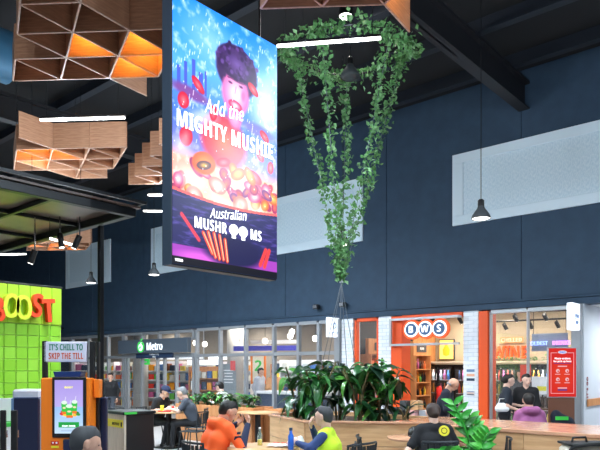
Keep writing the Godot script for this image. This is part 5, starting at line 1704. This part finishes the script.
	person("woman in a long-sleeved black top facing out from the shop", V(-4.3, 0, -11.1), 20, {"sit": false, "top": M.black_cloth, "long": true, "size": 0.905, "hair": "bun", "skin": "skin_pale", "look": 25.0, "arms": [[V(0.22, 1.1, 0.05), V(0.14, 0.96, 0.2)], [V(-0.24, 1.1, 0.06), V(-0.2, 0.98, 0.26)]]})
	person("woman with long dark hair standing inside behind the shop window", V(-5.3, 0, -13.3), 35, {"sit": false, "top": M.charcoal, "long": true, "size": 0.95, "hair": "long", "skin": "skin_pale"})
	person("person in a purple hoodie seated with back turned at counter", V(-3.52, 0, -9.32), -139, {"near": true, "top": purple, "long": true, "hood": true, "top_name": "hoodie", "lean": 0.2, "nod": 0.15, "size": 0.97})
	person("person with short dark hair cropped at the bottom left corner", V(-4.02, 0, -2.22), 150, {"near": true, "top": nav, "long": true, "lean": 0.12, "nod": 0.15, "hair_mat": M.hair_dark_grey, "size": 0.945})
	person("person in a white top and dark cap seated by the grocery glass", V(-11.6, 0, -10.55), -70, {"top": whites, "long": true, "lean": 0.25, "cap": M.hair_dark_grey, "nod": 0.2, "skin": "skin_pale"})
	person("man in a pale grey shirt standing at the grocery counter", V(-13.05, 0, -13.15), 100, {"sit": false, "top": greys, "long": true, "legs": nav, "size": 0.97, "nod": 0.1})
	person("person in a tan top standing at the grocery counter", V(-12.85, 0, -13.62), -120, {"sit": false, "top": tan, "long": true, "legs": nav, "size": 0.95, "hair_mat": M.hair_brown})

func slate_black() -> StandardMaterial3D:
	if not M.has("slate_black"): mat("slate_black", rgb(34, 42, 54), 0.85)
	return M.slate_black

# ------------------------------------------------------------------ small things
func small_things() -> void:
	var ph := thing("phone", "dark phone held up by the person in the orange hoodie", "phone", V(-5.45, 1.03, -5.24), deg_to_rad(-8))
	bld("case", MB.new().box(Vector3.ZERO, V(0.075, 0.155, 0.01), 0.004, Transform3D(Basis(V(1, 0, 0), 0.5), Vector3.ZERO)), M.charcoal, ph)
	# table litter between the two hi-vis sitters
	var bo := thing("drink_bottle", "small clear bottle with a yellow drink on the table", "bottle", V(-5.14, 0.75, -5.2))
	bld("glass", MB.new().smooth().lathe([Vector2(0, 0), Vector2(0.03, 0), Vector2(0.03, 0.12), Vector2(0.013, 0.16), Vector2(0.013, 0.19), Vector2(0, 0.19)], 14), M.bottle_glass, bo)
	bld("juice", MB.new().smooth().lathe([Vector2(0, 0.004), Vector2(0.027, 0.004), Vector2(0.027, 0.07), Vector2(0, 0.07)], 14), mat("juice", rgb(236, 206, 40), 0.3), bo)
	bld("lid", MB.new().lathe([Vector2(0, 0.19), Vector2(0.016, 0.19), Vector2(0.016, 0.21), Vector2(0, 0.21)], 12), M.white, bo)
	var wr := thing("food_wrapper", "crumpled white takeaway paper with red print on the table", "wrapper", V(-4.86, 0.752, -5.28), 0.4)
	var b := MB.new()
	var nzz := FastNoiseLite.new()
	nzz.seed = 3
	nzz.frequency = 9.0
	for i in 8:
		for j in 6:
			var q := []
			for c in [[0, 0], [1, 0], [1, 1], [0, 1]]:
				var x: float = (i + c[0]) * 0.04 - 0.16
				var z: float = (j + c[1]) * 0.04 - 0.12
				q.append(V(x, 0.02 + 0.02 * nzz.get_noise_2d(x, z), z))
			b.quad(q[0], q[1], q[2], q[3], Vector3.UP)
	bld("paper", b, M.white, wr)
	for i in 4:
		bx("print_patch", V(-0.09 + i * 0.05, 0.045, 0.02 * (i % 2)), V(0.03, 0.003, 0.04), M.red, wr)
	var ba := thing("paper_bag", "scrunched white paper bag beside the hi-vis man", "bag", V(-4.74, 0.752, -5.38), 0.2)
	put("bag", BodySkin.new().add([[V(-0.05, 0.05, 0), V(0.05, 0.06, 0), 0.05, 0.055], [V(0.02, 0.06, 0.02), V(0.06, 0.1, 0), 0.03, 0.03], [V(-0.04, 0.04, 0.03), V(-0.08, 0.03, 0.04), 0.03, 0.025]], 0.012, 0.01).mesh(), M.white, ba)
	var bb := thing("blue_bottle", "bright blue drink bottle standing by the hi-vis man's arm", "bottle", V(-4.62, 0.75, -5.16))
	bld("flask", MB.new().smooth().lathe([Vector2(0, 0), Vector2(0.032, 0), Vector2(0.032, 0.15), Vector2(0.016, 0.18), Vector2(0.016, 0.21), Vector2(0, 0.21)], 14), mat("flask_blue", rgb(40, 110, 220), 0.35), bb)
	bld("lid", MB.new().lathe([Vector2(0, 0.21), Vector2(0.02, 0.21), Vector2(0.02, 0.24), Vector2(0, 0.24)], 12), M.sign_navy, bb)
	var cup := thing("clear_cup", "clear plastic cup on the table near the orange hoodie", "cup", V(-5.24, 0.75, -5.0))
	bld("wall", MB.new().smooth().lathe([Vector2(0, 0), Vector2(0.03, 0), Vector2(0.042, 0.12), Vector2(0.04, 0.12), Vector2(0.028, 0.006), Vector2(0, 0.006)], 16), M.bottle_glass, cup)
	# black cap on the table
	var cp := thing("black_cap", "black baseball cap lying on the table by the planter", "cap", V(-4.12, 0.79, -6.98), 0.5)
	bld("crown", MB.new().smooth().lathe([Vector2(0.1, 0.0), Vector2(0.102, 0.03), Vector2(0.085, 0.085), Vector2(0.045, 0.115), Vector2(0, 0.122)], 20), M.black, cp)
	bld("peak", MB.new().box(V(0, 0.008, 0.12), V(0.16, 0.014, 0.1), 0.006), M.black, cp)
	# handbag
	var hb := thing("handbag", "small white handbag hanging from the dark-haired woman's arm", "bag", V(-4.46, 0.95, -10.44), 0.7)
	put("pouch", BodySkin.new().add([[V(-0.07, 0.0, 0), V(0.07, 0, 0), 0.055, 0.055], [V(-0.05, 0.06, 0), V(0.05, 0.06, 0), 0.04, 0.04]], 0.012, 0.03).mesh(), M.white, hb)
	bld("strap", MB.new().tube([V(-0.07, 0.06, 0), V(-0.04, 0.17, 0), V(0.04, 0.17, 0), V(0.07, 0.06, 0)], 0.008, 6), M.off_white, hb)
	# food on the grey-haired man's table
	for f in [[V(-10.5, 0.76, -8.05), M.red, 0.045, 0.1, "small red cup on the grey-haired man's table", "cup"], [V(-10.64, 0.76, -7.9), M.yellow, 0.04, 0.12, "yellow cup on the grey-haired man's table", "cup"]]:
		var t := thing("paper_cup", f[4], f[5], f[0])
		bld("wall", MB.new().smooth().lathe([Vector2(0, 0), Vector2(f[2] * 0.75, 0), Vector2(f[2], f[3]), Vector2(f[2] * 0.92, f[3]), Vector2(f[2] * 0.7, 0.01), Vector2(0, 0.01)], 16), f[1], t)
	var ty := thing("food_tray", "pale food tray with red rim on the grey-haired man's table", "tray", V(-10.4, 0.76, -7.85), 0.3)
	bld("base", MB.new().box(V(0, 0.008, 0), V(0.3, 0.014, 0.2), 0.004), M.cream, ty)
	bld("rim", MB.new().box(V(0, 0.015, 0.1), V(0.31, 0.02, 0.012)).box(V(0, 0.015, -0.1), V(0.31, 0.02, 0.012)), M.red, ty)
	# lit red poster stand by the shop window
	var ps := thing("poster_stand", "red lit poster in a silver frame standing before the shop window", "poster", V(-3.8, 0, -11.5), deg_to_rad(41))
	bx("frame", V(0, 1.57, -0.03), V(0.52, 0.9, 0.05), M.alu, ps, 0.008)
	var pf := put("poster_sheet_sign", picture(0.485, 0.865), screen_mat("poster_print", poster_image(), 0.75), ps, Transform3D(Basis(), V(0, 1.57, -0.003)))
	var pw := glow("poster_white", rgb(255, 236, 240), 0.8)
	lettering(pf, "BWS", 0.038, Transform3D(Basis(), V(0, 0.36, 0.003)), glow("poster_blue", rgb(60, 90, 190), 0.5), 0.002)
	lettering(pf, "Place orders", 0.034, Transform3D(Basis(), V(0, 0.25, 0.003)), pw, 0.002)
	lettering(pf, "for pick up here", 0.030, Transform3D(Basis(), V(0, 0.20, 0.003)), pw, 0.002)
	bx("leg_panel", V(0, 0.56, -0.05), V(0.46, 1.12, 0.05), mat("walnut", rgb(120, 78, 60), 0.5), ps, 0.008)
	bx("foot", V(0, 0.02, -0.03), V(0.56, 0.04, 0.34), M.alu, ps, 0.008)
	var bg := thing("dark_bag", "dark blue bag leaning at the red poster's foot", "bag", V(-3.72, 0.0, -11.28), deg_to_rad(41))
	put("bag", BodySkin.new().add([[V(-0.12, 0.3, 0), V(0.12, 0.25, 0), 0.14, 0.16], [V(-0.12, 0.8, 0), V(0.1, 0.7, 0), 0.09, 0.1], [V(-0.1, 0.3, 0), V(-0.12, 0.85, 0), 0.13, 0.07], [V(0.1, 0.16, 0), V(0.12, 0.6, 0), 0.15, 0.1]], 0.025, 0.05).mesh(), M.coat_navy, bg)
	bx("tag_label", V(-0.06, 0.78, 0.1), V(0.22, 0.06, 0.02), M.green_bright, bg)
	# cream case with black trim in the corner nearest the viewer
	var cs := thing("cream_trolley", "cream trolley box with black edging and strap handles, bottom right corner", "trolley", V(-1.52, 0, -5.35), deg_to_rad(41))
	bx("body", V(0, 0.53, 0), V(0.5, 1.0, 0.22), M.cream, cs, 0.03)
	var rr := []
	for p in [V(-0.25, 0.2, 0.115), V(-0.25, 0.99, 0.115), V(-0.22, 1.035, 0.115), V(0.0, 1.06, 0.115), V(0.25, 1.065, 0.115), V(0.25, 0.2, 0.115)]: rr.append(p)
	bld("edging", MB.new().tube(rr, 0.016, 8), M.black, cs)
	bx("top", V(0, 1.045, 0), V(0.5, 0.02, 0.24), M.black, cs, 0.006)
	for x in [-0.12, 0.14]:
		bld("handle", MB.new().tube([V(x - 0.06, 1.055, 0), V(x - 0.05, 1.09, 0), V(x + 0.05, 1.095, 0), V(x + 0.06, 1.055, 0)], 0.01, 6), M.black, cs)
	# wine shelf end and price card behind the purple hoodie
	var nt := thing("price_card", "white price card with a yellow strip behind the shop window", "sign", V(-4.62, 1.3, -12.62))
	bx("card", Vector3.ZERO, V(0.3, 0.36, 0.012), M.white, nt)
	bx("yellow_strip", V(0.05, -0.06, 0.008), V(0.18, 0.09, 0.006), M.yellow, nt)
	bx("stem", V(0, -0.74, 0), V(0.03, 1.12, 0.012), M.alu, nt)
	var rn := thing("red_price_card", "small red price card behind the woman in black", "sign", V(-4.95, 1.55, -12.75))
	bx("card", Vector3.ZERO, V(0.22, 0.34, 0.012), M.red, rn)
	bx("stem", V(0, -0.86, 0), V(0.03, 1.38, 0.012), M.alu, rn)
	var wt := thing("wine_display_table", "low dark display table inside the wide shop window", "table", V(-4.5, 0, -13.2))
	bx("top", V(0, 0.8, 0), V(0.9, 0.04, 0.4), M.brown_dark, wt, 0.006)
	for sx in [-0.42, 0.42]:
		for sz in [-0.17, 0.17]:
			bx("leg", V(sx, 0.39, sz), V(0.04, 0.78, 0.04), M.brown_dark, wt)
	var wb: ArrayMesh = MB.new().smooth().lathe([Vector2(0, 0), Vector2(0.038, 0), Vector2(0.038, 0.19), Vector2(0.014, 0.24), Vector2(0.014, 0.3), Vector2(0, 0.3)], 12).mesh()
	for i in 7:
		tag(put("wine_bottle", wb, M.black, null, Transform3D(Basis(), V(-4.86 + i * 0.115, 0.821, -13.14))), "dark wine bottle in a row on the low display table", "bottle", "wine bottles on the display table")

func poster_image() -> ImageTexture:
	var im := Image.create(140, 250, false, Image.FORMAT_RGB8)
	im.fill(Color8(228, 40, 34))
	blob2(im, 70, 140, 90, 110, 0, Color8(240, 66, 40), 0.8)
	var w := Color8(250, 190, 200)
	im.fill_rect(Rect2i(10, 22, 34, 3), w)
	im.fill_rect(Rect2i(96, 22, 34, 3), w)
	im.fill_rect(Rect2i(10, 22, 3, 212), w)
	im.fill_rect(Rect2i(127, 22, 3, 212), w)
	im.fill_rect(Rect2i(10, 231, 120, 3), w)
	blob2(im, 70, 20, 26, 10, 0, Color8(240, 240, 255), 0.2)
	im.fill_rect(Rect2i(26, 76, 88, 4), Color8(120, 60, 140))
	im.fill_rect(Rect2i(46, 90, 48, 6), w)
	for c in [[46, 116], [94, 116], [46, 160], [94, 160]]:
		blob2(im, c[0], c[1], 11, 11, 0, Color8(250, 206, 214), 0.25)
		im.fill_rect(Rect2i(c[0] - 14, c[1] + 16, 28, 4), w)
		blob2(im, c[0] + 2, c[1] + 2, 5, 5, 0, Color8(228, 60, 60), 0.4)
	im.fill_rect(Rect2i(46, 202, 48, 6), w)
	im.fill_rect(Rect2i(46, 211, 48, 8), Color8(90, 70, 150))
	return ImageTexture.create_from_image(im)
